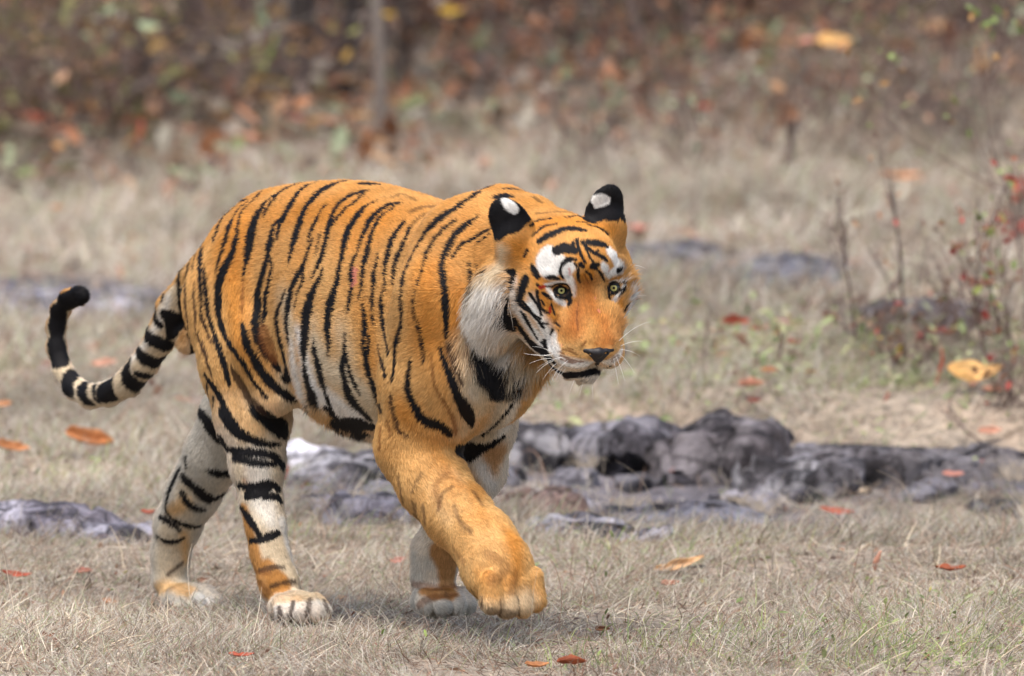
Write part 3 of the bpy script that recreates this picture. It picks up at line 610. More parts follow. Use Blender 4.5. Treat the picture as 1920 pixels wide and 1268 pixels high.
# ------------------------------------------------------------ fur: short hairs combed along the body
FLOW = [("Z", "930,410 860,395 780,385 700,365 620,362 540,370 460,390 400,430 365,490"), ("Z", "870,520 780,500 680,480 580,470 500,470 430,500 380,560"), ("Z", "860,620 760,640 660,630 560,620 480,640"),
 ("Z", "800,740 730,750 660,730 600,720 560,735"), ("Z", "700,760 690,800"), ("Z", "620,730 625,775"), ("Z", "430,540 440,620 460,720 480,800 488,870 495,960 510,1040 530,1100 600,1150"), ("Z", "370,520 355,600 380,700 420,800 445,890"),
 ("Z", "520,640 535,700 545,750"), ("Z", "400,750 385,830 350,910 320,980 312,1060 330,1110 380,1130"), ("Z", "860,560 830,660 790,760 775,840 815,910 870,990 920,1050 960,1140"), ("Z", "890,640 895,720 885,800 900,860 930,930 970,1000"),
 ("Z", "740,640 725,740 712,840"), ("Z", "960,700 945,780 925,850 900,910"), ("Z", "830,990 812,1050 820,1110 870,1145"), ("Z", "920,620 925,700 915,780"),
 ("Z", "350,520 326,575 302,632 272,680 240,718 205,738 170,743 140,728 119,698 107,655 105,615 113,583 128,562 150,556"),
 ("Z", "1122,640 1112,580 1100,520 1088,470 1070,430 1040,410 1000,400 950,390 900,400"), ("Z", "1060,650 1050,610 1040,585"), ("Z", "1040,600 1010,570 985,540 965,520"), ("Z", "1055,530 1030,490 1010,450 990,430"),
 ("Z", "1050,680 1010,665 970,650 930,650 905,670"), ("Z", "1000,620 960,610 920,610 895,640"), ("Z", "975,560 940,560 910,580 895,610"), ("Z", "990,500 955,500 930,520 910,560"), ("Z", "990,670 960,680 930,700 925,730"),
 ("Z", "1160,620 1165,580 1172,540 1180,500"), ("Z", "1150,520 1148,470 1140,430 1135,410"), ("Z", "1150,640 1165,610 1178,590"), ("Z", "980,425 960,400 940,375"), ("Z", "1140,400 1138,370 1136,352"), ("Z", "1110,700 1095,712 1085,725"), ("Z", "1060,695 1050,710 1040,725"),
 ("Z", "1140,670 1160,680 1170,690"), ("Z", "1100,680 1070,680 1040,672")]
fp, fd = [], []
for win, s in FLOW:
    p = spline(parse(win, s), 10.0); last = None; Q = []
    for r in p: last = hit(r[0], r[1], last); Q.append(last)
    Q = np.array(Q); d = np.gradient(Q, axis=0); d /= np.linalg.norm(d, axis=1)[:, None]+1e-9
    fp.append(Q); fd.append(d)
fp = np.vstack(fp).astype(np.float32); fd = np.vstack(fd).astype(np.float32)
L0 = uvz(fp); L1 = L0.copy(); L1[:, 1] *= -1
tor = (L0[:, 0] > -.45) & (L0[:, 0] < .5) & (L0[:, 2] > .45)
fdl = np.stack([fd@U, fd@V, fd@Zv], 1); fdl[:, 1] *= -1
fp2 = world(L1[tor, 0], L1[tor, 1], L1[tor, 2]).astype(np.float32)
fd2 = (fdl[tor, :1]*U+fdl[tor, 1:2]*V+fdl[tor, 2:]*Zv).astype(np.float32)
fp = np.vstack([fp, fp2]); fd = np.vstack([fd, fd2])
flow = np.zeros((len(TV), 3), np.float32)
TVf = TV.astype(np.float32)
for i in range(0, len(TV), 20000):
    X = TVf[i:i+20000]
    D2 = (X*X).sum(1)[:, None]+(fp*fp).sum(1)[None]-2*X@fp.T
    Wt = 1/(np.maximum(D2, 0)+.0004)**2
    flow[i:i+20000] = Wt@fd
flow /= np.linalg.norm(flow, axis=1)[:, None]+1e-9
# length of the hair in metres, opacity-like brushes
def near_px(P, pts, r, soft):
    m = np.full(len(P), 9.)
    for q in pts:
        h = hit(*q); m = np.minimum(m, np.linalg.norm(P-h, axis=1))
    return np.clip((r+soft-m)/soft, 0, 1)
hl = hloc(TV)
LEN = np.full(len(TV), .0145)
headm = np.clip((hl[:, 1]+.20)/.10, 0, 1)*(np.linalg.norm(hl, axis=1) < .3)
LEN = LEN*(1-headm)+.0105*headm
facem = np.clip((hl[:, 1]+.06)/.05, 0, 1)*(np.linalg.norm(hl-np.array([0, .03, -.07]), axis=1) < .17)
LEN = LEN*(1-facem)+.0065*facem
def lens(pts, r, soft, val, k=1.):
    global LEN
    w = near_px(TV, pts, r, soft)*k; LEN = LEN*(1-w)+val*w
lens([(905, 600), (910, 640), (920, 560), (940, 670), (970, 675), (1000, 672)], .035, .05, .058)
lens([(1178, 560), (1176, 590), (1172, 520)], .015, .03, .038)
lens([(1100, 714), (1070, 708), (1125, 707)], .006, .012, .020)
lens([(950, 395), (1138, 380), (975, 400)], .04, .02, .0075)
lens([(640, 795), (680, 810), (700, 815), (600, 770)], .03, .05, .034)
lens([(500, 1000), (570, 1130), (330, 1080), (830, 1120), (930, 1080), (880, 980)], .08, .08, .010)
lens([(200, 738), (120, 690), (270, 680), (110, 600)], .05, .05, .012)
lens([(1050, 545), (1056, 548), (1150, 540)], .012, .006, .0015)
lens([(1105, 658), (1122, 662), (1140, 658), (1120, 675)], .008, .006, .0012)
lens([(1060, 698), (1085, 702), (1110, 698), (1128, 694)], .004, .006, .003)
GROUND_Z = -.022
# sampling
q = TQ; A, B, C_, D_ = (TV[q[:, i]] for i in range(4))
ar = .5*np.linalg.norm(np.cross(C_-A, D_-B), axis=1)
cen = (A+B+C_+D_)/4; nq = TN[q[:, 0]]
tc = CAMN-cen; tc /= np.linalg.norm(tc, axis=1)[:, None]
fac = np.einsum('ij,ij->i', nq, tc)
dens = np.where(fac > -.25, 1., .18)
hlc = hloc(cen); hd = (np.linalg.norm(hlc+np.array([0, .02, .03]), axis=1) < .24)
dens = dens*np.where(hd & (fac > -.2), 3.2, 1)
dens = dens*(cen[:, 2] > GROUND_Z+.002)
NF = NFUR
pr = ar*dens; pr /= pr.sum()
fi = rng.choice(len(q), NF, p=pr)
a, b = rng.random((2, NF, 1))
def interp(X):
    return (X[q[fi, 0]]*(1-a)*(1-b)+X[q[fi, 1]]*a*(1-b)+X[q[fi, 2]]*a*b+X[q[fi, 3]]*(1-a)*b)
R0 = interp(TV); RN = interp(TN); RN /= np.linalg.norm(RN, axis=1)[:, None]
RF = interp(flow); RL = interp(LEN[:, None])[:, 0]
RF = RF-RN*np.einsum('ij,ij->i', RF, RN)[:, None]; RF /= np.linalg.norm(RF, axis=1)[:, None]+1e-6
# tufts: hairs of a neighbourhood lean together
cl = np.stack([vnoise(R0+k*7.3, .012)-.5 for k in range(3)], 1)
fr = rng.normal(0, 1, (NF, 3))*.13
long = np.clip((RL-.015)/.04, 0, 1)[:, None]
dirv = RF+cl*(.28+.6*long)+fr*(1+.8*long)
lift = (.20+.06*rng.random((NF, 1)))+.10*long
g = np.array([0, 0, -1.])
Lh = (RL*(.7+.6*rng.random(NF)))[:, None]
d1 = dirv+RN*(lift*2.2); d1 /= np.linalg.norm(d1, axis=1)[:, None]
d2 = dirv+RN*lift+g*long*.35; d2 /= np.linalg.norm(d2, axis=1)[:, None]
d3 = dirv+RN*lift*.35+g*long*.8; d3 /= np.linalg.norm(d3, axis=1)[:, None]
P0 = R0-RN*.001; P1 = P0+d1*Lh*.33; P2 = P1+d2*Lh*.34; P3 = P2+d3*Lh*.33
pts = np.stack([P0, P1, P2, P3], 1).astype(np.float32)
_t2 = _t.time()
FC = coat_colour(R0+RF*(RL[:, None]*(.55-.15*long)), jit=.0022)
v = (.74+.50*rng.random((NF, 1)))*(.80+.22*vnoise(R0, .02)[:, None]+.18*vnoise(R0+9, .07)[:, None])
tan = rng.random((NF, 1))
hlr = hloc(R0); fz = (np.linalg.norm(hlr-np.array([0, .05, -.06]), axis=1) < .12)[:, None]
v = v*np.where(fz, .72+.56*np.clip(vnoise(R0+3, .0035)[:, None]*1.1, 0, 1), 1)
FC = np.where(FC.mean(1, keepdims=True) > .06, FC*v, FC)
print('fur colour', _t.time()-_t2)
def curves_obj(name, pts, radius, colr, mat, parent=None, extra=None):
    n, k = pts.shape[:2]
    cu = bpy.data.hair_curves.new(name)
    cu.add_curves([k]*n)
    cu.attributes['position'].data.foreach_set('vector', np.ascontiguousarray(pts, np.float32).ravel())
    ra = cu.attributes.get('radius') or cu.attributes.new('radius', 'FLOAT', 'POINT')
    ra.data.foreach_set('value', np.ascontiguousarray(radius, np.float32).ravel())
    c = cu.attributes.new('Col', 'FLOAT_COLOR', 'CURVE'); cc = np.ones((n, 4), np.float32); cc[:, :3] = colr
    c.data.foreach_set('color', cc.ravel())
    if extra is not None:
        e = cu.attributes.new('Nrm', 'FLOAT_VECTOR', 'CURVE'); e.data.foreach_set('vector', extra.astype(np.float32).ravel())
    cu.materials.append(mat)
    o = bpy.data.objects.new(name, cu); COL.objects.link(o)
    if parent: o.parent = parent
    return o
def fur_mat(name, nrm=True, rough=.6, spec=.15):
    m = bpy.data.materials.new(name); m.use_nodes = True; nt = m.node_tree; b = nt.nodes['Principled BSDF']
    a = nt.nodes.new('ShaderNodeAttribute'); a.attribute_name = 'Col'; nt.links.new(a.outputs['Color'], b.inputs['Base Color'])
    b.inputs['Roughness'].default_value = rough; b.inputs['Specular IOR Level'].default_value = spec
    if nrm:
        n = nt.nodes.new('ShaderNodeAttribute'); n.attribute_name = 'Nrm'
        g = nt.nodes.new('ShaderNodeNewGeometry'); mx = nt.nodes.new('ShaderNodeVectorMath'); mx.operation = 'MULTIPLY_ADD'
        mx.inputs[1].default_value = (2.2, 2.2, 2.2)
        nt.links.new(n.outputs['Vector'], mx.inputs[0]); nt.links.new(g.outputs['Normal'], mx.inputs[2])
        nz = nt.nodes.new('ShaderNodeVectorMath'); nz.operation = 'NORMALIZE'; nt.links.new(mx.outputs[0], nz.inputs[0])
        nt.links.new(nz.outputs[0], b.inputs['Normal'])
    return m
M_FUR = fur_mat('fur')
rr = np.array([1, .95, .7, .15])[None]*(.00040+.00025*rng.random((NF, 1)))*np.where(RL < .008, .75, 1)[:, None]
shown = np.clip((fac[fi]+.25)/.01, 0, 1) > 0
FUR = curves_obj('fur', pts, rr, FC, M_FUR, TIGER, RN)
tag(FUR, kind='stuff')
# ------------------------------------------------------------ eyes, nose, whiskers, wound
def flat_mat(name, c, rough=.5, spec=.5, coat=0.):
    m = bpy.data.materials.new(name); m.use_nodes = True; b = m.node_tree.nodes['Principled BSDF']
    b.inputs['Base Color'].default_value = (*c, 1); b.inputs['Roughness'].default_value = rough; b.inputs['Specular IOR Level'].default_value = spec
    b.inputs['Coat Weight'].default_value = coat; b.inputs['Coat Roughness'].default_value = .03
    return m
def iris_mat():
    m = flat_mat('iris', (.3, .3, .1), .35, .25, 0.); nt = m.node_tree; b = nt.nodes['Principled BSDF']
    tc = nt.nodes.new('ShaderNodeTexCoord'); ln = nt.nodes.new('ShaderNodeVectorMath'); ln.operation = 'LENGTH'
    mp = nt.nodes.new('ShaderNodeMapping'); mp.inputs['Scale'].default_value = (1, 1, 0)
    nt.links.new(tc.outputs['Object'], mp.inputs[0]); nt.links.new(mp.outputs[0], ln.inputs[0])
    r = nt.nodes.new('ShaderNodeValToRGB'); mu = nt.nodes.new('ShaderNodeMath'); mu.operation = 'MULTIPLY'; mu.inputs[1].default_value = 122
    nt.links.new(ln.outputs['Value'], mu.inputs[0]); nt.links.new(mu.outputs[0], r.inputs[0])
    e = r.color_ramp.elements; e[0].position = .25; e[0].color = (.36, .30, .09, 1); e[1].position = .98; e[1].color = (.03, .03, .01, 1)
    k = r.color_ramp.elements.new(.72); k.color = (.46, .45, .17, 1)
    nt.links.new(r.outputs[0], b.inputs['Base Color']); return m
M_EYE = flat_mat('eye_dark', (.006, .005, .004), .12, .6, .5); M_IRIS = iris_mat(); M_PUP = flat_mat('pupil', (.002, .002, .002), .2, .15, 0.)
M_LID = flat_mat('eyelid_skin', (.010, .009, .009), .55, .3)
M_NOSE = flat_mat('nose_leather', (.012, .010, .011), .5, .4)
def cap(name, R, ang0, mat, parent, n=32, rings=6, loc=(0, 0, 0)):
    V_, F_ = [(0, 0, R)], []
    for i in range(1, rings+1):
        t = ang0*i/rings
        for j in range(n): V_.append((R*math.sin(t)*math.cos(2*math.pi*j/n), R*math.sin(t)*math.sin(2*math.pi*j/n), R*math.cos(t)))
    for j in range(n): F_.append((0, 1+j, 1+(j+1) % n))
    for i in range(rings-1):
        for j in range(n): a_, b_ = 1+i*n+j, 1+i*n+(j+1) % n; F_.append((a_, a_+n, b_+n, b_))
    return mesh_obj(name, V_, F_, mat, parent)
for px, py, gx, gy, dep in ((1051.5, 545, .10, -.02, .0098), (1150.5, 540, .04, -.02, .0098)):
    h = hit(px, py); d = rayd(px, py); d /= np.linalg.norm(d)
    c = h+d*dep
    e = cap('eye', .0152, math.pi, M_EYE, TIGER, rings=20); e.location = c
    look = Vector(-d)+Vector(HA)*gx+Vector(HH)*gy
    e.rotation_euler = look.to_track_quat('Z', 'Y').to_euler()
    for nm, t0, t1 in (('upper_eyelid', .36, 1.0), ('lower_eyelid', -1.0, -.56)):
        Vl, Fl = [], []; na, nb = 22, 7
        for i_ in range(nb+1):
            yy = t0+(t1-t0)*i_/nb; rr_ = math.sqrt(max(0, 1-yy*yy))
            for j_ in range(na+1):
                an = math.pi*j_/na; bowl = (-.16 if t0 > 0 else .14)*(abs(math.cos(an)))**2*(1-i_/nb if t0 > 0 else i_/nb)
                Vl.append((.01625*rr_*math.cos(an), .01625*(yy+bowl), .01625*rr_*math.sin(an)))
        for i_ in range(nb):
            for j_ in range(na): k_ = i_*(na+1)+j_; Fl.append((k_, k_+1, k_+na+2, k_+na+1))
        mesh_obj(nm, Vl, Fl, M_LID, e)
    cap('iris', .01525, math.radians(31), M_IRIS, e); cap('pupil', .0154, math.radians(10.5), M_PUP, e)
# nose leather
def hp(px, py, sink=0.):
    h = hit(px, py); d = rayd(px, py); return h+d/np.linalg.norm(d)*sink
NP = [Cone(hp(1097, 657, .004), hp(1122, 661, .003), .006, .0095, .006), Cone(hp(1122, 661, .003), hp(1147, 656, .006), .0095, .0055, .006),
      Cone(hp(1122, 662, .003), hp(1121, 681, .004), .0105, .0045, .005), Cone(hp(1110, 662, .003), hp(1119, 674, .003), .0085, .007, .005), Cone(hp(1135, 661, .004), hp(1124, 674, .003), .0085, .007, .005)]
for nx, ny in ((1107, 665), (1137, 663)):
    NP.append(Ell(hp(nx, ny, -.004), (.0042, .0042, .003), None, .003, True))
hn = hp(1122, 664)
NV, NQ, NN = surface(NP, tuple(hn-.05), tuple(hn+.05), .0016, frame=lambda x, y, z: np.stack([x+0*y, y+0*x, z+0*x], -1))
mesh_obj('nose', NV, NQ, M_NOSE, TIGER)
# whiskers
M_WH = flat_mat('whisker', (.85, .84, .80), .3, .5)
wh = []
def whisk(x0, y0, x1, y1, bow=.02, out=.0, r=.00045):
    A_ = hit(x0, y0); d = rayd(x1, y1); d /= np.linalg.norm(d)
    B_ = CAMN+d*(np.linalg.norm(A_-CAMN)+out)
    n = 8; t = np.linspace(0, 1, n)[:, None]
    P = A_*(1-t)+B_*t; P[:, 2:] += (t*(1-t)*4*bow)
    wh.append((P, r))
for q_ in [(1038, 664, 982, 662, -.004), (1036, 668, 985, 664, 0), (1036, 672, 992, 682, .003), (1040, 676, 1005, 700, .004), (1044, 681, 1018, 712, .003), (1050, 686, 1034, 716, .002), (1056, 688, 1043, 712, .002), (1034, 660, 998, 650, .003),
           (1046, 690, 1030, 700, .002), (1062, 690, 1050, 706, .001), (1160, 640, 1222, 603, .008), (1162, 650, 1205, 640, .004), (1160, 662, 1190, 700, .004), (1155, 668, 1172, 716, .003), (1150, 672, 1160, 722, .002), (1162, 656, 1200, 668, .004),
           (1095, 712, 1085, 745, 0), (1110, 710, 1112, 748, 0), (1078, 710, 1066, 740, 0), (1168, 500, 1212, 505, .006), (1168, 515, 1192, 520, .003), (1055, 670, 1008, 690, .004), (1066, 676, 1040, 704, .004)]:
    whisk(*q_)
WH = np.stack([w[0] for w in wh]); WR = np.stack([np.linspace(1, .25, 8)*w[1] for w in wh])
tag(curves_obj('whiskers', WH, WR, np.full((len(wh), 3), .8), M_WH, TIGER), kind='stuff')
print('tiger done', _t.time()-_t0)
# ------------------------------------------------------------ the ground
def fbm2(x, y, s, seed=0., oct=3):
    P = np.stack([x, y, np.full_like(x, seed)], -1).reshape(-1, 3).astype(np.float64); o = 0; a = 1.; t = 0
    for k in range(oct):
        o = o+a*(vnoise(P+17.3*k, s/2**k)-.5); t += a; a *= .5
    return (o/t*2).reshape(x.shape)
def gz(x, y):
    x = np.asarray(x, float); y = np.asarray(y, float)
    z = -.022+.03*np.clip(y-1, 0, 13)+.06*np.clip(y-14, 0, 12)+.14*np.clip(y-26, 0, 30)+.05*np.clip(y-56, 0, 300)
    z = z-.034*np.exp(-(((x+.78)/.5)**2+((y-.78)/.5)**2))
    far = np.clip((y-1.6)/4, 0, 1)
    z = z+fbm2(x, y, 1.6, 1.)*.10*far+fbm2(x, y, .45, 2.)*(.012+.030*far)
    step = np.clip((y-(4.55+.10*np.sin(3*x)))/.25, 0, 1); z = z+.10*step*step*(3-2*step)*np.clip((x+.2)/.3, 0, 1)
    near = 1-np.clip((np.hypot(x+.35, y-.0)-.9)/.8, 0, 1)
    z = z-near*fbm2(x, y, .45, 2.)*.010
    # bank of the little gully in which the rock lies, right of the tiger
    z = z-.10*np.exp(-((y-3.3-.15*x)/.75)**2)*np.clip((x+.2)/.5, 0, 1)*np.clip((2.4-x)/.6, 0, 1)
    return z
def on_ground(px, py):
    d = rayd(px, py); t0, t1 = 15., 90.
    P = CAMN+d*t0
    ts = np.linspace(18, 80, 900); Q = CAMN+d*ts[:, None]
    below = np.nonzero(Q[:, 2] < gz(Q[:, 0], Q[:, 1]))[0]
    if not len(below): return Q[-1]
    k = below[0]; a, b = ts[max(k-1, 0)], ts[k]
    for _ in range(18):
        m = (a+b)/2; q = CAMN+d*m
        if q[2] < float(gz(q[0], q[1])): b = m
        else: a = m
    return CAMN+d*b
def axis(lo, a, b, hi, n1, n2, n3):
    return np.concatenate([np.linspace(lo, a, n1, endpoint=False), np.linspace(a, b, n2, endpoint=False), np.linspace(b, hi, n3)])
gx = axis(-250, -4.5, 4.5, 250, 40, 300, 40); gy = np.concatenate([np.linspace(-120, -4, 30, endpoint=False), np.linspace(-4, 8, 300, endpoint=False), np.linspace(8, 30, 220, endpoint=False), np.linspace(30, 400, 60)])
GX, GY = np.meshgrid(gx, gy, indexing='ij'); GZ = gz(GX, GY)
nx_, ny_ = GX.shape; ii = np.arange(nx_*ny_).reshape(nx_, ny_)
GQ = np.stack([ii[:-1, :-1], ii[1:, :-1], ii[1:, 1:], ii[:-1, 1:]], -1).reshape(-1, 4)
def node(nt, t, **k):
    n = nt.nodes.new(t)
    for a, b in k.items(): setattr(n, a, b)
    return n
def noise_ramp(nt, coord, scale, stops, detail=6, rough=.6, dist=0.):
    n = node(nt, 'ShaderNodeTexNoise'); n.inputs['Scale'].default_value = scale; n.inputs['Detail'].default_value = detail; n.inputs['Roughness'].default_value = rough; n.inputs['Distortion'].default_value = dist
    nt.links.new(coord, n.inputs['Vector']); r = node(nt, 'ShaderNodeValToRGB'); nt.links.new(n.outputs['Fac'], r.inputs[0]); e = r.color_ramp.elements
    e[0].position, e[0].color = stops[0][0], (*stops[0][1], 1); e[1].position, e[1].color = stops[-1][0], (*stops[-1][1], 1)
    for p_, c_ in stops[1:-1]:
        k = e.new(p_); k.color = (*c_, 1)
    return n, r
BARE = []
def bare(x, y):
    "rocky hardpan where little grass grows"
    if not BARE:
        for px, py, rx, ry in ((1180, 955, .62, .7), (1010, 920, .34, .6), (640, 920, .28, .6), (1340, 960, .4, .3), (1500, 915, .4, .25), (1690, 895, .5, .2), (60, 985, .28, .22), (220, 1000, .2, .2), (1560, 900, .4, .2), (1250, 490, .25, .5), (1470, 520, .32, .6), (150, 560, .6, .45)):
            c = on_ground(px, py); BARE.append((c[0], c[1], rx, ry))
    m = np.zeros_like(x)
    for cx, cy, rx, ry in BARE: m = np.maximum(m, np.exp(-(((x-cx)/rx)**2+((y-cy)/ry)**2)**1.5))
    return np.clip(m*(1.3+1.2*fbm2(x, y, .25, 41.)), 0, 1)
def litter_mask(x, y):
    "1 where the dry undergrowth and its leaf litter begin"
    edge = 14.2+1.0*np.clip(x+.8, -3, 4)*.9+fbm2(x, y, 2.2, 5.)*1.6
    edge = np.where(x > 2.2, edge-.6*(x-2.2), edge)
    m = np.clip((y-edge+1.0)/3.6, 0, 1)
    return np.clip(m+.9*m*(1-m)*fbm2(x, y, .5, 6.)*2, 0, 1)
def ground_colour(x, y):
    n1 = fbm2(x, y, .9, 11.)[..., None]; n2 = fbm2(x, y, .22, 12.)[..., None]; n3 = fbm2(x, y, 3., 13.)[..., None]
    c = np.array([.285, .24, .19])*(1+.22*n1+.22*n2+.12*n3)
    c = c*np.where(n1 > .12, np.array([1.02, .98, .96]), 1)
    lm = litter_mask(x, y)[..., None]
    litter_shade = np.array([.20, .145, .11])*(1+.5*n1+.4*n2)  # leaf-litter brown, kept dark to stand in for deep shade behind the shrubs
    c = c*(1-lm)+litter_shade*lm
    # bare grey hardpan strips
    st = bare(x, y)[..., None]
    return np.clip(c*(1-st)+np.array([.125, .118, .132])*(1+.9*n2)*st, .01, 1)
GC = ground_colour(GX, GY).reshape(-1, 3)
mg = bpy.data.materials.new('dry_ground'); mg.use_nodes = True; nt = mg.node_tree; b = nt.nodes['Principled BSDF']
at = node(nt, 'ShaderNodeAttribute'); at.attribute_name = 'Col'; tc = node(nt, 'ShaderNodeTexCoord')
n1, r1 = noise_ramp(nt, tc.outputs['Object'], 26, [(.3, (.38, .34, .31)), (.5, (1, 1, 1)), (.72, (1.6, 1.55, 1.5))], 8, .7)
n2, r2 = noise_ramp(nt, tc.outputs['Object'], 150, [(.3, (.6, .58, .56)), (.7, (1.4, 1.4, 1.4))], 3, .6)
m1 = node(nt, 'ShaderNodeMix', data_type='RGBA', blend_type='MULTIPLY'); m1.inputs[0].default_value = 1
nt.links.new(at.outputs['Color'], m1.inputs[6]); nt.links.new(r1.outputs[0], m1.inputs[7])
m2 = node(nt, 'ShaderNodeMix', data_type='RGBA', blend_type='MULTIPLY'); m2.inputs[0].default_value = 1
nt.links.new(m1.outputs[2], m2.inputs[6]); nt.links.new(r2.outputs[0], m2.inputs[7]); nt.links.new(m2.outputs[2], b.inputs['Base Color'])
bp = node(nt, 'ShaderNodeBump'); bp.inputs['Strength'].default_value = .6; bp.inputs['Distance'].default_value = .02
nt.links.new(n1.outputs['Fac'], bp.inputs['Height']); nt.links.new(bp.outputs[0], b.inputs['Normal']); b.inputs['Roughness'].default_value = .95; b.inputs['Specular IOR Level'].default_value = .1
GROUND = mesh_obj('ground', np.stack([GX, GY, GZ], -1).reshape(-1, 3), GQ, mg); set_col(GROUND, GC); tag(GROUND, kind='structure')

# ------------------------------------------------------------ rocks
def rock_mat():
    m = bpy.data.materials.new('lichened_rock'); m.use_nodes = True; nt = m.node_tree; b = nt.nodes['Principled BSDF']
    tc = node(nt, 'ShaderNodeTexCoord'); oi = node(nt, 'ShaderNodeObjectInfo')
    va = node(nt, 'ShaderNodeVectorMath', operation='ADD'); nt.links.new(tc.outputs['Object'], va.inputs[0]); nt.links.new(oi.outputs['Location'], va.inputs[1])
    n1, r1 = noise_ramp(nt, va.outputs[0], 7, [(.36, (.014, .012, .013)), (.46, (.058, .053, .056)), (.54, (.15, .14, .147)), (.64, (.36, .35, .365))], 9, .68, .4)
    n2, r2 = noise_ramp(nt, va.outputs[0], 4.2, [(.46, (0, 0, 0)), (.57, (1, 1, 1))], 7, .6, .6)
    mx = node(nt, 'ShaderNodeMix', data_type='RGBA'); mx.inputs[7].default_value = (.56, .55, .555, 1)
    mu = node(nt, 'ShaderNodeMath', operation='MULTIPLY'); nt.links.new(r2.outputs[0], mu.inputs[0]); nt.links.new(oi.outputs['Alpha'], mu.inputs[1])
    nt.links.new(mu.outputs[0], mx.inputs[0]); nt.links.new(r1.outputs[0], mx.inputs[6])
    tn = node(nt, 'ShaderNodeMix', data_type='RGBA', blend_type='MULTIPLY'); tn.inputs[0].default_value = 1; nt.links.new(mx.outputs[2], tn.inputs[6]); nt.links.new(oi.outputs['Color'], tn.inputs[7])
    vo = node(nt, 'ShaderNodeTexVoronoi', feature='DISTANCE_TO_EDGE'); vo.inputs['Scale'].default_value = 9; wv = node(nt, 'ShaderNodeVectorMath', operation='MULTIPLY_ADD'); wv.inputs[1].default_value = (.12, .12, .12)
    nt.links.new(n1.outputs['Color'], wv.inputs[0]); nt.links.new(va.outputs[0], wv.inputs[2]); nt.links.new(wv.outputs[0], vo.inputs['Vector'])
    cr = node(nt, 'ShaderNodeValToRGB'); nt.links.new(vo.outputs['Distance'], cr.inputs[0]); ce = cr.color_ramp.elements; ce[0].position = .0; ce[0].color = (.12, .11, .11, 1); ce[1].position = .045; ce[1].color = (1, 1, 1, 1)
    tn2 = node(nt, 'ShaderNodeMix', data_type='RGBA', blend_type='MULTIPLY'); tn2.inputs[0].default_value = .85; nt.links.new(tn.outputs[2], tn2.inputs[6]); nt.links.new(cr.outputs[0], tn2.inputs[7])
    nt.links.new(tn2.outputs[2], b.inputs['Base Color']); b.inputs['Roughness'].default_value = .82; b.inputs['Specular IOR Level'].default_value = .3
    n3, r3 = noise_ramp(nt, va.outputs[0], 40, [(.3, (0, 0, 0)), (.7, (1, 1, 1))], 8, .7)
    bp = node(nt, 'ShaderNodeBump'); bp.inputs['Strength'].default_value = .8; bp.inputs['Distance'].default_value = .030; nt.links.new(r3.outputs[0], bp.inputs['Height']); nt.links.new(bp.outputs[0], b.inputs['Normal'])
    return m
M_ROCK = rock_mat()
def rock(px, py, wpx, dep, hpx, label, seed, tint=(1, 1, 1), lich=.6, rot=0., group=None, sink=.25, name='rock'):
    "low outcrop: width in photo px at its place, height px; top surface flattened, sides broken"
    c = on_ground(px, py); k = FPX/np.linalg.norm(c-CAMN)
    w, h = wpx/k/2, hpx/k*.86
    nu, nv = 56, 28
    u = np.linspace(0, 2*np.pi, nu, endpoint=False); vv = np.linspace(-.45*np.pi, .5*np.pi, nv)
    Uu, Vv = np.meshgrid(u, vv)
    def se(x, e): return np.sign(x)*np.abs(x)**e
    X = w*se(np.cos(Vv), .6)*se(np.cos(Uu), .75); Y = dep*se(np.cos(Vv), .6)*se(np.sin(Uu), .75); Z = h*se(np.sin(Vv), .55)
    P = np.stack([X, Y, Z], -1).reshape(-1, 3)
    Q = P+np.array([seed*3.1, seed*1.7, seed*.9])
    d = np.stack([vnoise(Q+5*j, .22)-.5 for j in range(3)], 1)*np.array([.20, .14, min(h*.8, .12)])
    d += np.stack([vnoise(Q+31*j, .07)-.5 for j in range(3)], 1)*np.array([.06, .06, min(h*.5, .05)])
    d += np.stack([vnoise(Q+61*j, .025)-.5 for j in range(3)], 1)*.016
    rg = 1-np.abs(2*vnoise(Q*np.array([1, 1, 1.8])+91, .11)-1); d[:, 2] -= (1-rg)*.0+np.clip(rg-.72, 0, 1)*.07*min(1, h/.06); d[:, :2] *= 1.0
    P = P+d
    cr = vnoise(Q*np.array([1, 1, 2.5]), .13); P[:, 2] -= np.where(np.abs(cr-.5) < .045, .035, 0)*min(1, h/.08)   # cracks
    idx = np.arange(nu*nv).reshape(nv, nu)
    F_ = np.stack([idx[:-1], np.roll(idx, -1, 1)[:-1], np.roll(idx, -1, 1)[1:], idx[1:]], -1).reshape(-1, 4)
    o = mesh_obj(name, P, F_, M_ROCK)
    me = o.data
    o.location = (c[0], c[1]+dep*.6, float(gz(c[0], c[1]+dep*.6))-h*sink); o.rotation_euler = (0, 0, math.radians(rot))
    o.color = (*tint, lich)
    tag(o, label, 'rock', group)
    return o
G_R = 'dark rocks showing through the dry grass'
rock(1000, 866, 230, .40, 88, 'dark purplish rock hump right behind the tiger\'s chest', 1, (1., .97, 1.0), .8, -8, G_R)
rock(1150, 872, 260, .36, 76, 'lumpy grey rock between the chest-side hump and the big dark boulder', 2, (1., .97, 1.05), .6, 4, G_R)
rock(1320, 890, 300, .42, 108, 'biggest dark boulder of the ledge, with pale streaks along its top', 3, (.72, .66, .68), .85, -5, G_R)
rock(1480, 925, 200, .30, 76, 'broken pale and dark rock at the right foot of the big boulder', 4, (1.1, 1.08, 1.12), .9, 14, G_R)
rock(1620, 905, 260, .32, 66, 'dark angular ledge rock under the grassy bank', 5, (.78, .74, .76), .5, -6, G_R)
rock(1790, 892, 300, .30, 54, 'long dark ledge rock nearest the right edge of the photo', 6, (.72, .68, .70), .4, 3, G_R)
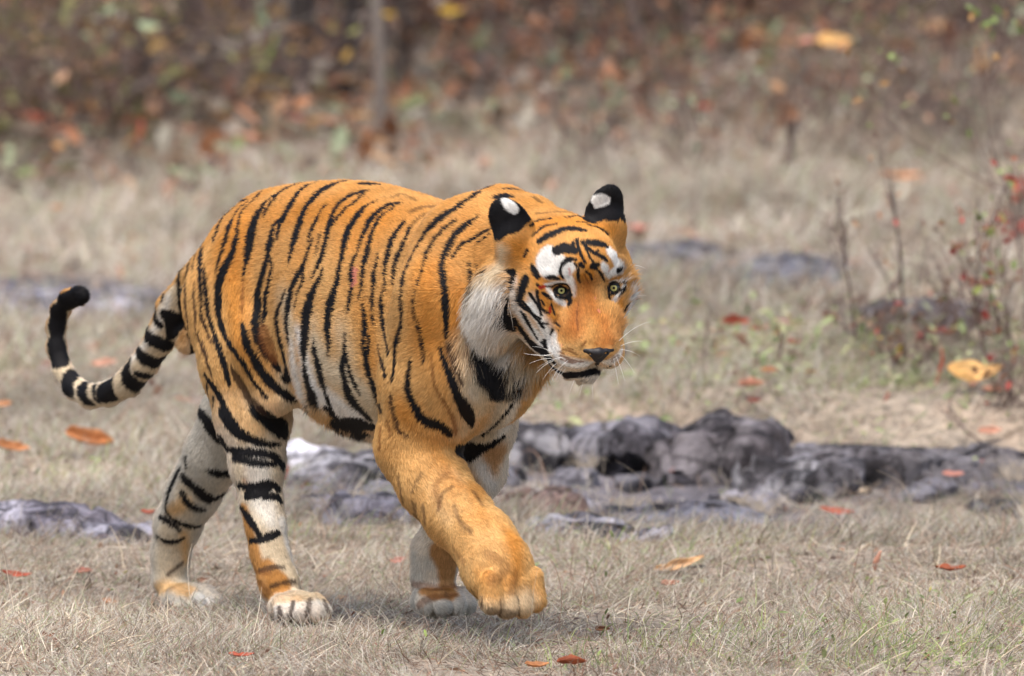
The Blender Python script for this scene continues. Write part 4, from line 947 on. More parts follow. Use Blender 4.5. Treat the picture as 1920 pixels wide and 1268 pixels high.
rock(1290, 1000, 320, .30, 46, 'flat bluish slab lying in front of the big boulder', 7, (.95, .96, 1.10), .45, 6, G_R, .2)
rock(1130, 1010, 260, .24, 40, 'flat slab with white patches beside the lifted paw', 8, (1.05, 1.03, 1.12), .9, -7, G_R, .2)
rock(985, 965, 170, .20, 58, 'brown-red rock seen just right of the far foreleg', 9, (1.15, .80, .66), .3, 0, G_R)
rock(570, 885, 150, .22, 62, 'white-topped rock between the near hind leg and the belly', 10, (2.3, 2.3, 2.45), 1., 10, G_R)
rock(668, 905, 190, .28, 66, 'dark purple rock under the tiger\'s belly', 11, (1.1, 1.08, 1.14), 1., -10, G_R)
rock(690, 980, 220, .26, 52, 'low dark slab between the hind and front legs', 12, (.9, .88, 1.), .5, 5, G_R)
rock(60, 1000, 220, .26, 52, 'flat pale purple slab at the left edge', 13, (1.6, 1.55, 1.75), .9, 4, G_R, .2)
rock(215, 1015, 170, .22, 36, 'small flat grey slab left of the far hind leg', 14, (1.5, 1.48, 1.68), .8, -6, G_R, .2)
rock(1255, 505, 190, .5, 34, 'far blurred grey rock strip right of the tiger\'s cheek', 15, (1.25, 1.25, 1.35), .2, 2, G_R)
rock(1470, 545, 260, .6, 46, 'far blurred slate-grey slab left of the twiggy stems', 16, (1.35, 1.38, 1.52), .2, -4, G_R)
rock(1720, 600, 180, .4, 60, 'blurred dark grey rock behind the shrub stems', 17, (1., 1.0, 1.1), .2, 6, G_R)
rock(130, 580, 420, .5, 24, 'far blurred pale blue-grey slab above the tail', 18, (2.1, 2.1, 2.3), .1, 2, G_R)
for i_, (px_, py_, w_, h_, tn_, lb_) in enumerate([(1075, 905, 90, 36, .8, 'dark broken stone below the lumpy grey rock'), (1190, 915, 80, 30, .6, 'small dark stone left of the big boulder foot'), (1420, 950, 90, 34, 1.2, 'pale broken stone in front of the big boulder\'s right end'), (1545, 940, 70, 26, .7, 'dark stone below the broken pale rock'), (1700, 925, 90, 22, .8, 'low dark stone under the middle of the long ledge'), (1390, 880, 60, 40, .5, 'black stone wedged right of the big boulder'),
        (1500, 865, 80, 40, .8, 'dark stone on the bank edge above the broken pale rock'), (1050, 960, 100, 26, 1.3, 'pale grey stone between the brown-red rock and the flat slab'), (900, 905, 90, 40, .8, 'dark stone seen between the two forelegs'), (610, 930, 80, 30, 1.2, 'grey stone below the white-topped rock'), (740, 935, 80, 34, .7, 'dark stone just left of the raised foreleg'), (1230, 965, 70, 24, 1.0, 'grey stone between the two flat slabs')]):
    rock(px_, py_, w_, .10, h_, lb_, 40+i_, (tn_, tn_*.97, tn_*1.05), .6, i_*31 % 40-20, G_R)
rock(1895, 968, 70, .12, 24, 'small dark stone at the right edge in the grass', 19, (.7, .68, .7), .4, 0, G_R)
rock(313, 1150, 50, .045, 12, 'flat reddish brown stone by the far hind paw', 20, (1.6, 1.15, 1.0), .2, 0, None, .2, 'stone')
rock(1325, 1064, 26, .02, 14, 'tiny dark stone by the large tan leaf', 21, (.8, .75, .8), .2, 0, None, .2, 'stone')
rock(1532, 925, 42, .04, 20, 'small tan rounded stone at the foot of the ledge', 22, (3.4, 2.8, 2.0), .2, 0, None, .2, 'stone')

# ------------------------------------------------------------ grass: every blade a curve
M_GRASS = fur_mat('dry_grass', nrm=False, rough=.6, spec=.2)
ROCKS = [o for o in bpy.data.objects if o.name.startswith(('rock', 'stone'))]
def grass(name, n, ylo, yhi, hmin, hmax, r, flat=.5, tuft=.5, seed=0, xw=None, mask=None, palette=None, power=1., label=None, avoid=True, curl=.5):
    g = np.random.default_rng(seed)
    y = ylo+(yhi-ylo)*g.random(n*2)**power
    halfw = (y+25.7)*.0455*1.30+.35 if xw is None else xw
    x = (g.random(n*2)*2-1)*halfw
    cx = fbm2(x, y, .16, seed+.5)
    keep = g.random(n*2) < np.clip(.50+cx*1.6*tuft+fbm2(x, y, .8, seed+.9)*1.1*tuft, .03, 1)
    if mask is not None: keep &= g.random(n*2) < mask(x, y)
    if avoid:
        for o in ROCKS:
            L_ = o.location; dx, dy = o.dimensions[0]*.42, o.dimensions[1]*.42
            ins = (((x-L_.x)/dx)**2+((y-L_.y)/dy)**2 < .8)
            keep &= ~(ins & (g.random(n*2) < .86))
    if avoid:
        bm = bare(x, y); keep &= g.random(n*2) > bm*.97
    x, y = x[keep][:n], y[keep][:n]; n = len(x)
    L_ = (hmin+(hmax-hmin)*g.random(n)**2.2)*(1+.5*fbm2(x, y, .5, seed+.7))
    az = g.random(n)*2*np.pi; az = np.where(g.random(n) < .5, az, fbm2(x, y, .7, seed+.3)*6)
    tilt = np.clip(g.normal(.45+flat*.6, .35, n), .05, 1.5)
    d0 = np.stack([np.sin(tilt)*np.cos(az), np.sin(tilt)*np.sin(az), np.cos(tilt)], 1)
    side = np.stack([np.cos(az+1.57), np.sin(az+1.57), 0*az], 1)*(g.normal(0, .25, n))[:, None]
    P0 = np.stack([x, y, gz(x, y)-.004], 1)
    dn = np.array([0, 0, -1.]); bend = (curl*g.random(n))[:, None]
    s = (L_/3)[:, None]
    P1 = P0+d0*s; dd = d0+dn*bend*.5+side; dd /= np.linalg.norm(dd, axis=1)[:, None]; P2 = P1+dd*s
    dd = dd+dn*bend*.9+side; dd /= np.linalg.norm(dd, axis=1)[:, None]; P3 = P2+dd*s
    pts = np.stack([P0, P1, P2, P3], 1)
    low = gz(pts[..., 0].ravel(), pts[..., 1].ravel()).reshape(n, 4)+.002
    pts[:, 1:, 2] = np.maximum(pts[:, 1:, 2], low[:, 1:])
    pal = np.array(palette or [(.45, .395, .32), (.38, .33, .265), (.60, .54, .45), (.20, .15, .115), (.48, .45, .395), (.35, .265, .21), (.42, .385, .335), (.29, .195, .145), (.38, .37, .28), (.34, .24, .17), (.32, .36, .2)])
    c = pal[g.integers(0, len(pal), n)]*(.6+.75*g.random((n, 1)))*(1+.34*fbm2(x, y, .6, 21.)[:, None]+.30*fbm2(x, y, 2.1, 22.)[:, None])
    rr = (r*(.6+.8*g.random((n, 1))))*np.array([1, .9, .7, .25])[None]
    o = curves_obj(name, pts, rr, c, M_GRASS); tag(o, label, None, None, 'stuff')
    return o
nolit = lambda x, y: 1-.75*litter_mask(x, y)
grass("dry_grass", 140000, -2.6, 2.2, .018, .085, .00062, .8, .95, 1, label='short matted straw grass round the tiger')
grass('dry_grass', 115000, 2.0, 7.5, .025, .11, .0009, .7, 1.0, 2, label='dry grass tufts behind the tiger')
grass('dry_grass', 125000, 7.0, 20, .04, .20, .0016, .6, 1.1, 3, mask=nolit, label='blurred dry grass on the slope behind', power=.9)
grass('tall_straw', 500, -1.6, 5.5, .10, .24, .0007, .1, .8, 4, label='thin tall straw stalks and seed stems', curl=1.1, palette=[(.50, .42, .32), (.36, .22, .15), (.55, .48, .38)])
grass('dark_stubble', 14000, -2.6, 7.5, .015, .07, .0010, .9, 1.2, 6, palette=[(.15, .085, .055), (.20, .12, .08), (.11, .08, .06), (.26, .17, .11)], label='dark broken stalks lying in the straw', curl=.2)
grass('pale_straw', 9000, -2.6, 7.5, .04, .12, .0011, 1.1, .8, 7, palette=[(.62, .55, .44), (.56, .47, .34)], label='pale straw lying flat in the grass', curl=.3)
def greenmask(spots):
    def f(x, y):
        m = np.zeros_like(x)
        for px, py, rx, ry, k in spots:
            c = on_ground(px, py); m = np.maximum(m, k*np.exp(-((x-c[0])/rx)**2-((y-c[1])/ry)**2))
        return m
    return f
GS = [(1720, 1215, .46, .6, 1.), (1500, 1240, .2, .3, .5), (1860, 1150, .22, .5, .7), (1250, 690, .5, .7, .7), (1640, 690, .5, .8, .8), (1450, 670, .4, .6, .6), (1150, 1050, .35, .4, .35), (60, 680, .3, .7, .5), (1120, 1250, .12, .15, .6), (590, 1010, .2, .2, .3), (130, 880, .3, .5, .3), (1240, 740, .5, .4, .4)]
grass('green_weeds', 60000, -2.4, 8.5, .02, .09, .0011, .35, .3, 5, mask=greenmask(GS), palette=[(.24, .30, .10), (.30, .36, .14), (.18, .25, .09), (.36, .38, .16)], label='low green weeds among the dry grass', avoid=False)
# small round weed leaves and seed-like crumbs
def leaf_bits(name, n, ylo, yhi, size, pal, seed, mask=None, lift=.0, label=None, mat=None, xw=None):
    g = np.random.default_rng(seed); y = ylo+(yhi-ylo)*g.random(n*3); hw = ((y+25.7)*.0455*1.30+.35)
    x = (g.random(n*3)*2-1)*hw
    if mask is not None:
        k = g.random(n*3) < mask(x, y); x, y = x[k], y[k]
    x, y = x[:n], y[:n]; n = len(x)
    s = size*(.5+g.random(n)); az = g.random(n)*6.28; tl = g.normal(0, .55, n); t2 = g.normal(0, .4, n)
    a = np.stack([np.cos(az)*np.cos(tl), np.sin(az)*np.cos(tl), np.sin(tl)], 1); bb = np.stack([-np.sin(az)*np.cos(t2), np.cos(az)*np.cos(t2), np.sin(t2)], 1)
    c = np.stack([x, y, gz(x, y)+lift*g.random(n)**1.6+s*.25], 1)
    q = [(-1, 0, 0), (-.3, .42, .12), (.45, .38, .14), (1, 0, 0), (.45, -.38, .14), (-.3, -.42, .12)]
    nr = np.cross(a, bb)
    Vx = np.stack([c+a*(s*u)[:, None]+bb*(s*v)[:, None]+nr*(s*w)[:, None] for u, v, w in q], 1).reshape(-1, 3)
    i0 = (np.arange(n)*6)[:, None]
    F_ = np.concatenate([i0+np.array([[0, 1, 4, 5]]), i0+np.array([[1, 2, 3, 4]])]).reshape(-1, 4)
    pal = np.array(pal); cc = pal[g.integers(0, len(pal), n)]*(.75+.5*g.random((n, 1)))
    o = mesh_obj(name, Vx, F_, mat or M_LEAF, smooth=False); set_col(o, np.repeat(cc, 6, 0)); tag(o, label, None, None, 'stuff'); return o
def leaf_mat():
    m = skin_mat('leaf', .55, spec=.35); nt = m.node_tree; b = nt.nodes['Principled BSDF']
    tc = node(nt, 'ShaderNodeTexCoord'); n_, r_ = noise_ramp(nt, tc.outputs['Object'], 30, [(.35, (.6, .55, .5)), (.6, (1.1, 1.1, 1.1))], 5)
    a = [n for n in nt.nodes if n.type == 'ATTRIBUTE'][0]
    mx = node(nt, 'ShaderNodeMix', data_type='RGBA', blend_type='MULTIPLY'); mx.inputs[0].default_value = 1
    nt.links.new(a.outputs['Color'], mx.inputs[6]); nt.links.new(r_.outputs[0], mx.inputs[7]); nt.links.new(mx.outputs[2], b.inputs['Base Color'])
    tr = node(nt, 'ShaderNodeBsdfTranslucent'); nt.links.new(mx.outputs[2], tr.inputs[0]); ad = node(nt, 'ShaderNodeMixShader'); ad.inputs[0].default_value = .25
    out = nt.nodes['Material Output']; nt.links.new(b.outputs[0], ad.inputs[1]); nt.links.new(tr.outputs[0], ad.inputs[2]); nt.links.new(ad.outputs[0], out.inputs[0])
    return m
M_LEAF = leaf_mat()
leaf_bits('weed_leaves', 3600, -2.4, 8.5, .010, [(.25, .31, .12), (.32, .36, .16), (.2, .26, .1)], 31, greenmask(GS), .06, 'small round green leaves of the low weeds')
leaf_bits('weed_leaves', 1900, 4.5, 9, .018, [(.32, .38, .18), (.40, .42, .22), (.26, .32, .14)], 37, greenmask([(1250, 690, .6, 1., .8), (1640, 690, .6, 1., 1.), (1450, 670, .5, .8, .7), (1240, 740, .5, .5, .5)]), .10, 'blurred bright green weed leaves behind the ledge')
leaf_bits('weed_leaves', 260, -2.4, 6, .008, [(.26, .36, .10), (.34, .42, .14), (.4, .36, .08)], 34, None, .03, 'stray tiny green leaves in the straw')
leaf_bits('leaf_crumbs', 6500, -2.6, 7, .008, [(.25, .12, .08), (.34, .2, .12), (.16, .10, .08), (.4, .32, .25)], 32, None, .01, 'crumbled brown leaf bits in the straw')
leaf_bits('yellow_petals', 60, 5.5, 8.5, .018, [(.75, .55, .05)], 33, greenmask([(1560, 700, .7, .8, .9), (1390, 640, .6, .8, .5)]), .10, 'tiny yellow flowers in the green weeds')
LITPAL = [(.48, .26, .10), (.44, .20, .10), (.34, .29, .24), (.30, .25, .20), (.26, .30, .18), (.22, .10, .06), (.30, .14, .08), (.17, .10, .07), (.36, .22, .12), (.12, .08, .06), (.42, .19, .09), (.26, .20, .15), (.20, .24, .10), (.32, .30, .24)]
leaf_bits('leaf_litter', 11000, 12, 30, .055, LITPAL, 35, litter_mask, .12, 'blurred brown and rust leaf litter under the brush')
leaf_bits('leaf_litter', 500, 5, 16, .04, [(.42, .2, .12), (.34, .2, .15), (.3, .24, .2)], 36, nolit, .03, 'scattered faded leaves on the slope')
# ------------------------------------------------------------ fallen leaves, each one a thing
LCOL = dict(orange=(.56, .25, .10), tan=(.70, .45, .24), red=(.46, .11, .06), rust=(.38, .10, .04), salmon=(.62, .32, .22), yellow=(.78, .50, .06), pink=(.60, .27, .21), brown=(.24, .11, .06), green=(.30, .40, .12), dark=(.22, .03, .02), gold=(.70, .42, .15))
def leaf_mesh(seed, Lr=1., Wd=.38, curl=.35, fold=.25):
    g = np.random.default_rng(seed); n, m = 13, 7; V_ = []
    for i in range(n):
        t = i/(n-1); w = Wd*(math.sin(math.pi*t**.8))**.75*(1+.10*math.sin(9*t+seed))
        for j in range(m):
            s = (j/(m-1)*2-1)
            ang = curl*(t-.5)*2.2
            x = math.sin(ang)/max(curl*2.2, 1e-3)*2 if curl > .01 else (t-.5)*2
            z = (1-math.cos(ang))/max(curl*2.2, 1e-3)*2
            V_.append((x, s*w*(1-.25*abs(s)*fold*2), z+abs(s)**1.6*w*fold*2.2+.025*math.sin(13*t+5*s+seed)+.02*g.normal()))
    F_ = [(i*m+j, (i+1)*m+j, (i+1)*m+j+1, i*m+j+1) for i in range(n-1) for j in range(m-1)]
    return V_, F_
def leaf_thing(px, py, w, h, col, label, seed, stand=0., where=None, group=None, fold=.25, curl=.35, narrow=None):
    c = on_ground(px, py+h*.35) if where is None else np.array(where)
    k = FPX/np.linalg.norm(c-CAMN); L_ = max(w, h)/k/2*1.12
    V_, F_ = leaf_mesh(seed, curl=curl, fold=fold, Wd=narrow or .42)
    V_ = np.array(V_)*L_
    o = mesh_obj('fallen_leaf' if where is None else 'hanging_leaf', V_, F_, M_LEAF)
    cc = np.tile(np.array(LCOL[col]), (len(V_), 1)); g = np.random.default_rng(seed)
    cc = cc*(.75+.5*vnoise(V_+seed, L_*.35))[:, None]
    rib = np.abs(V_[:, 1]) < L_*.03; cc[rib] *= 1.25; set_col(o, np.clip(cc, 0, 1))
    md = o.modifiers.new('thickness', 'SOLIDIFY'); md.thickness = .0012
    g2 = g.uniform(-.35, .35)
    if stand:
        o.rotation_euler = (math.radians(65)*stand if h <= w else math.radians(10), -math.radians(80)*(h > w)*stand, g2)
    else:
        o.rotation_euler = (math.radians(g.uniform(30, 58)), math.radians(g.uniform(-14, 14)), g2)
    o.location = Vector(c)+Vector((0, 0, h/k*.25+(.012 if c[1] < 1.5 else .03 if c[1] < 7 else .07) if where is None else 0)); tag(o, label, 'leaf', group); return o
LV = [
(6, 775, 32, 28, 'orange', 'small orange dry leaf cut by the left edge, above a larger one', 0), (22, 858, 62, 50, 'orange', 'large orange dry leaf at the left edge, level with the hind knee', 0),
(170, 848, 94, 38, 'orange', 'long curled orange leaf on the grass left of the far hind leg', 0), (196, 700, 46, 28, 'salmon', 'pale salmon leaf seen inside the curve of the tail', 0),
(110, 430, 30, 24, 'orange', 'blurred small orange leaf alone on the slope above the tail tip', .5), (72, 256, 58, 36, 'red', 'blurred red leaf, leftmost of the litter under the brush', .6),
(130, 235, 48, 30, 'salmon', 'blurred pale salmon leaf next to the leftmost red leaf', .6), (168, 226, 28, 26, 'gold', 'blurred small golden leaf above the salmon one, upper left', .6), (122, 280, 44, 26, 'rust', 'blurred orange-brown leaf below the salmon leaf, upper left', .4),
(270, 285, 38, 56, 'red', 'upright red-orange leaf standing at the edge of the brush, upper left', 1), (484, 292, 58, 30, 'salmon', 'blurred salmon leaf on the slope above the tiger\'s rump', .4), (556, 260, 40, 22, 'pink', 'blurred pinkish leaf right above the tiger\'s back', .4), (645, 220, 26, 20, 'orange', 'blurred small orange leaf higher than the pinkish one, above the back', .5),
(1320, 234, 32, 30, 'red', 'blurred round red leaf on the slope right of the ear', .9), (1336, 288, 36, 22, 'orange', 'blurred small orange leaf just below the round red leaf', .3), (1688, 367, 72, 18, 'orange', 'long thin orange-brown leaf lying on the slope, upper right', 0),
(1198, 470, 44, 30, 'pink', 'blurred pink leaf close to the tiger\'s cheek', .3), (1378, 622, 52, 36, 'red', 'bright red curled leaf standing in the weeds right of the muzzle', .8), (1420, 636, 44, 14, 'rust', 'thin rust leaf attached to the right of the bright red one', .2),
(1490, 662, 28, 14, 'red', 'small red leaf in the weeds right of the two joined leaves', .2), (1350, 684, 24, 18, 'orange', 'small orange leaf in the green weeds below the bright red one', .3), (1444, 714, 32, 24, 'orange', 'orange leaf in the green weeds above the big boulder', .4), (1408, 742, 46, 20, 'salmon', 'salmon leaf lying behind the boulder crest', 0),
(1413, 770, 28, 24, 'dark', 'dark red leaf standing on the crest of the big boulder', .7), (1835, 574, 42, 38, 'rust', 'orange-brown leaf hanging low in the right shrub', .8), (1752, 638, 40, 22, 'dark', 'dark red leaf, left one of the row in the right shrub', .6), (1776, 640, 26, 24, 'red', 'red leaf in the middle of the row in the right shrub', .6), (1792, 636, 18, 26, 'yellow', 'small bright yellow leaf in the row in the right shrub', 1), (1806, 638, 16, 20, 'dark', 'dark red leaf, rightmost of the row in the right shrub', 1),
(1768, 704, 20, 62, 'red', 'narrow red-orange leaf standing upright beside the big golden leaf', 1), (1828, 716, 106, 62, 'gold', 'biggest golden leaf, curled, at the foot of the right shrub', .7), (1862, 752, 40, 24, 'salmon', 'salmon leaf just under the biggest golden leaf', .3), (1665, 764, 18, 20, 'pink', 'tiny pink-red leaf on the pale grass right of centre', .8), (1856, 828, 44, 20, 'salmon', 'salmon leaf on the bank above the dark ledge, near the right edge', 0), (1908, 682, 20, 34, 'rust', 'rust leaf at the right edge above the bank', 1),
(1005, 857, 38, 22, 'red', 'red leaf on the rock hump right of the tiger\'s chest', .2), (1087, 864, 24, 22, 'pink', 'pink leaf on the rocks right of the red one', .6), (1266, 906, 26, 14, 'red', 'small red leaf on the flat bluish slab', 0),
(1787, 910, 38, 24, 'pink', 'salmon-red leaf on the grass below the dark ledge', .4), (1830, 888, 28, 18, 'red', 'red leaf just above the salmon-red one near the right edge', .5), (1568, 978, 62, 20, 'red', 'long narrow red-orange leaf on the grass below the ledge', 0), (1272, 1068, 94, 26, 'tan', 'large tan-orange leaf lying flat right of the lifted paw', 0), (1648, 1058, 30, 36, 'salmon', 'folded salmon leaf standing on the lower right grass', .9), (1782, 1075, 54, 30, 'rust', 'dark rust curled leaf on the lower right grass', .2), (1256, 1105, 34, 14, 'salmon', 'faint small salmon leaf below the large tan one', 0),
(452, 1237, 44, 26, 'red', 'red curled leaf at the bottom of the photo, left of centre', .2), (1006, 1258, 44, 26, 'orange', 'orange leaf at the bottom edge under the lifted paw', .3), (1072, 1252, 54, 28, 'rust', 'rust-brown leaf at the bottom edge right of the orange one', .2),
(30, 1086, 54, 14, 'red', 'thin red leaf at the left edge, low in the grass', 0), (156, 1081, 34, 12, 'pink', 'small pink-red leaf left of the far hind paw', 0), (206, 1136, 26, 12, 'orange', 'small orange leaf left and below the far hind paw', 0), (278, 983, 28, 18, 'red', 'bright red leaf at the heel of the far hind leg', .3), (539, 906, 18, 28, 'red', 'red leaf standing right of the near hind leg', 1), (745, 1060, 30, 12, 'pink', 'faint pink leaf left of the far forepaw', 0),
(1520, 718, 22, 16, 'tan', 'small tan leaf in the weeds right of centre', .3), (380, 1096, 22, 10, 'brown', 'small brown leaf in front of the far hind paw', 0), (640, 1130, 20, 10, 'tan', 'small tan leaf in front of the near hind paw', 0), (1130, 1190, 26, 12, 'brown', 'small brown leaf on the lower grass right of the lifted paw', 0), (90, 1200, 24, 12, 'brown', 'small brown leaf in the lower left corner grass', 0)]
for i, (px, py, w, h, col, label, st) in enumerate(LV):
    leaf_thing(px, py, w, h, col, label, 100+i, st, fold=.15+.35*((i*7) % 5)/4, curl=.2+.5*((i*3) % 7)/6, narrow=.22 if min(w, h)/max(w, h) < .35 else None)

# ------------------------------------------------------------ stems, shrubs and trees
def wood_mat(name, c1, c2, sc=14):
    m = bpy.data.materials.new(name); m.use_nodes = True; nt = m.node_tree; b = nt.nodes['Principled BSDF']; tc = node(nt, 'ShaderNodeTexCoord')
    mp = node(nt, 'ShaderNodeMapping'); mp.inputs['Scale'].default_value = (1, 1, .25); nt.links.new(tc.outputs['Object'], mp.inputs[0])
    n_, r_ = noise_ramp(nt, mp.outputs[0], sc, [(.3, c1), (.7, c2)], 7, .65); nt.links.new(r_.outputs[0], b.inputs['Base Color']); b.inputs['Roughness'].default_value = .9
    bp = node(nt, 'ShaderNodeBump'); bp.inputs['Distance'].default_value = .01; nt.links.new(n_.outputs['Fac'], bp.inputs['Height']); nt.links.new(bp.outputs[0], b.inputs['Normal'])
    return m
M_TWIG = wood_mat('twig_bark', (.07, .045, .038), (.20, .14, .12)); M_BARK = wood_mat('pale_bark', (.09, .07, .06), (.27, .23, .195), 9); M_DARK = wood_mat('dark_bark', (.018, .014, .012), (.07, .05, .042), 9)
def tubes(paths, sides=5):
    "paths: list of (points n x 3, radii n)"
    Vs, Fs, o = [], [], 0
    for P, R in paths:
        P = np.asarray(P, float); n = len(P); T = np.gradient(P, axis=0); T /= np.linalg.norm(T, axis=1)[:, None]+1e-9
        up = np.array([.3, .5, .81]); A_ = np.cross(T, up); A_ /= np.linalg.norm(A_, axis=1)[:, None]+1e-9; B_ = np.cross(T, A_)
        an = np.arange(sides)/sides*2*np.pi
        ring = P[:, None]+(A_[:, None]*np.cos(an)[None, :, None]+B_[:, None]*np.sin(an)[None, :, None])*np.asarray(R)[:, None, None]
        Vs.append(ring.reshape(-1, 3)); ix = o+np.arange(n*sides).reshape(n, sides)
        Fs.append(np.stack([ix[:-1], np.roll(ix, -1, 1)[:-1], np.roll(ix, -1, 1)[1:], ix[1:]], -1).reshape(-1, 4)); o += n*sides
    return np.vstack(Vs), np.vstack(Fs)
def branchy(g, base, length, lean, r0, depth, wig=.12, kids=4, spread=.7, up=.3):
    "recursive twigs; returns paths and twig ends"
    out, ends = [], []
    def grow(p, d, L_, r, k):
        n = 7; P = [p]; dd = d
        for i in range(n-1):
            dd = dd+g.normal(0, wig, 3)+np.array([0, 0, up*.06]); dd /= np.linalg.norm(dd); P.append(P[-1]+dd*L_/(n-1))
        P = np.array(P); out.append((P, np.linspace(r, r*.4, n)))
        if k == 0: ends.extend([P[-1], P[-2], P[-4]]); return
        for j in range(kids):
            t = g.uniform(.25, 1.); q = P[min(n-1, int(t*(n-1)))]
            nd = dd*.6+g.normal(0, spread, 3); nd[2] += up; nd /= np.linalg.norm(nd)
            grow(q, nd, L_*g.uniform(.35, .6), r*.5, k-1)
    d = np.array(lean, float); d /= np.linalg.norm(d); grow(np.array(base, float), d, length, r0, depth)
    return out, ends
def leaves_on(ends, g, n, size, pal, name, parent, spread=.05, label=None):
    P = np.array(ends)[g.integers(0, len(ends), n)]+g.normal(0, spread, (n, 3)); s = size*(.6+.8*g.random(n))
    a = g.normal(0, 1, (n, 3)); a /= np.linalg.norm(a, axis=1)[:, None]; bb = np.cross(a, g.normal(0, 1, (n, 3))); bb /= np.linalg.norm(bb, axis=1)[:, None]; nr = np.cross(a, bb)
    q = [(-1, 0, 0), (-.3, .5, .12), (.45, .42, .14), (1, 0, 0), (.45, -.42, .14), (-.3, -.5, .12)]
    Vx = np.stack([P+a*(s*u)[:, None]+bb*(s*v_)[:, None]+nr*(s*w)[:, None] for u, v_, w in q], 1).reshape(-1, 3)
    i0 = (np.arange(n)*6)[:, None]; F_ = np.concatenate([i0+np.array([[0, 1, 4, 5]]), i0+np.array([[1, 2, 3, 4]])]).reshape(-1, 4)
    pal = np.array(pal); cc = pal[g.integers(0, len(pal), n)]*(.7+.6*g.random((n, 1)))
    o = mesh_obj(name, Vx, F_, M_LEAF, parent, smooth=False); set_col(o, np.repeat(np.clip(cc, 0, 1), 6, 0)); tag(o, label, None, None, 'stuff'); return o
def empty(name, loc, label, cat, group=None):
    o = bpy.data.objects.new(name, None); COL.objects.link(o); o.location = tuple(loc); tag(o, label, cat, group); return o
RED = [(.34, .06, .045), (.30, .11, .06), (.30, .34, .10), (.20, .28, .08)]; GRN = [(.22, .30, .09), (.28, .36, .12), (.35, .20, .07)]; BRN = [(.24, .11, .06), (.32, .16, .09), (.17, .10, .07), (.42, .24, .13), (.13, .08, .06), (.22, .24, .11)]
def sapling(px, py, top, label, seed, r=.006, depth=1, kids=5, leaves=0, pal=GRN, lsize=.012, name='bare_sapling', cat='sapling', group=None, wig=.10, mat=None, spread=.6):
    c = on_ground(px, py); d = at_Y(top[0], top[1], c[1])-c; L_ = np.linalg.norm(d); g = np.random.default_rng(seed)
    t = empty(name, c, label, cat, group)
    P, E_ = branchy(g, (0, 0, -.02), L_, d/L_, r, depth, wig, kids, spread)
    V_, F_ = tubes(P); mesh_obj('stem', V_, F_, mat or M_TWIG, t)
    if leaves: leaves_on(E_, g, leaves, lsize, pal, 'leaves', t, .02)
    return t
G_S = 'thin stems standing at the right of the photo'
sapling(1612, 660, (1596, 395), 'thin bare stem, left one of the pair of stems right of centre', 41, .0055, 2, 5, 12, BRN, .010, group=G_S)
sapling(1700, 625, (1648, 345), 'taller leaning dark stem, right one of the pair', 42, .0065, 2, 5, 14, BRN, .010, group=G_S)
sapling(1592, 545, (1555, 430), 'short thin twig left of the pair of stems', 43, .005, 1, 4, 0, group=G_S)
sapling(1480, 330, (1455, 150), 'short blurred reddish stem on the upper right slope', 44, .016, 1, 4, 10, BRN, .03, group=G_S)
sapling(1318, 700, (1322, 560), 'dry weed stalk in the green weeds right of the muzzle', 45, .004, 1, 5, 20, BRN, .008, group=G_S)
sapling(1466, 690, (1462, 610), 'dark pointed weed stalk in the middle of the green weeds', 46, .006, 1, 6, 30, GRN, .010, group=G_S)
sapling(1862, 835, (1775, 735), 'leaning bare twig with two forks by the biggest golden leaf', 47, .004, 2, 3, 0, group=G_S, wig=.06)
sapling(1860, 700, (1770, 360), 'slender shrub with red and green leaves at the right edge', 48, .005, 2, 6, 80, RED, .015, name='leafy_sapling', cat='shrub', group=G_S)
sapling(1925, 620, (1890, 60), 'taller leafy sapling cut by the right edge, with small green leaves', 49, .0055, 2, 7, 110, GRN, .015, name='leafy_sapling', cat='shrub', group=G_S)
sapling(1915, 470, (1910, 370), 'low red-leaved twig at the right edge', 50, .004, 2, 5, 60, [(.50, .05, .04), (.42, .10, .05)], .018, name='leafy_sapling', cat='shrub', group=G_S)
for k, (px, py, tx, ty, lb) in enumerate([(1780, 650, 1820, 520, 'tangled twiggy bush left part, under the red-leaved shrub'), (1870, 660, 1900, 470, 'tangled twiggy bush cut by the right edge'), (1700, 690, 1720, 600, 'low dark twiggy bush at the foot of the leaning stem'), (1905, 760, 1880, 640, 'twiggy bush right of the biggest golden leaf'), (1640, 640, 1660, 560, 'low wiry bush behind the pair of stems')]):
    c = on_ground(px, py); t = empty('twiggy_bush', c, lb, 'bush', 'dark twiggy bushes at the right'); g = np.random.default_rng(60+k); PP, EE = [], []
    H_ = np.linalg.norm(at_Y(tx, ty, c[1])-c)
    for j in range(12):
        P, E_ = branchy(g, g.normal(0, .04, 3)*np.array([1, 1, 0]), H_*g.uniform(.7, 1.3), (g.normal(0, .8), g.normal(0, .6), 1), .0035, 2, .14, 4, .8); PP += P; EE += E_
    V_, F_ = tubes(PP, 4); mesh_obj('twigs', V_, F_, M_TWIG, t); leaves_on(EE, g, 40, .014, BRN+RED[:1], 'leaves', t, .02)
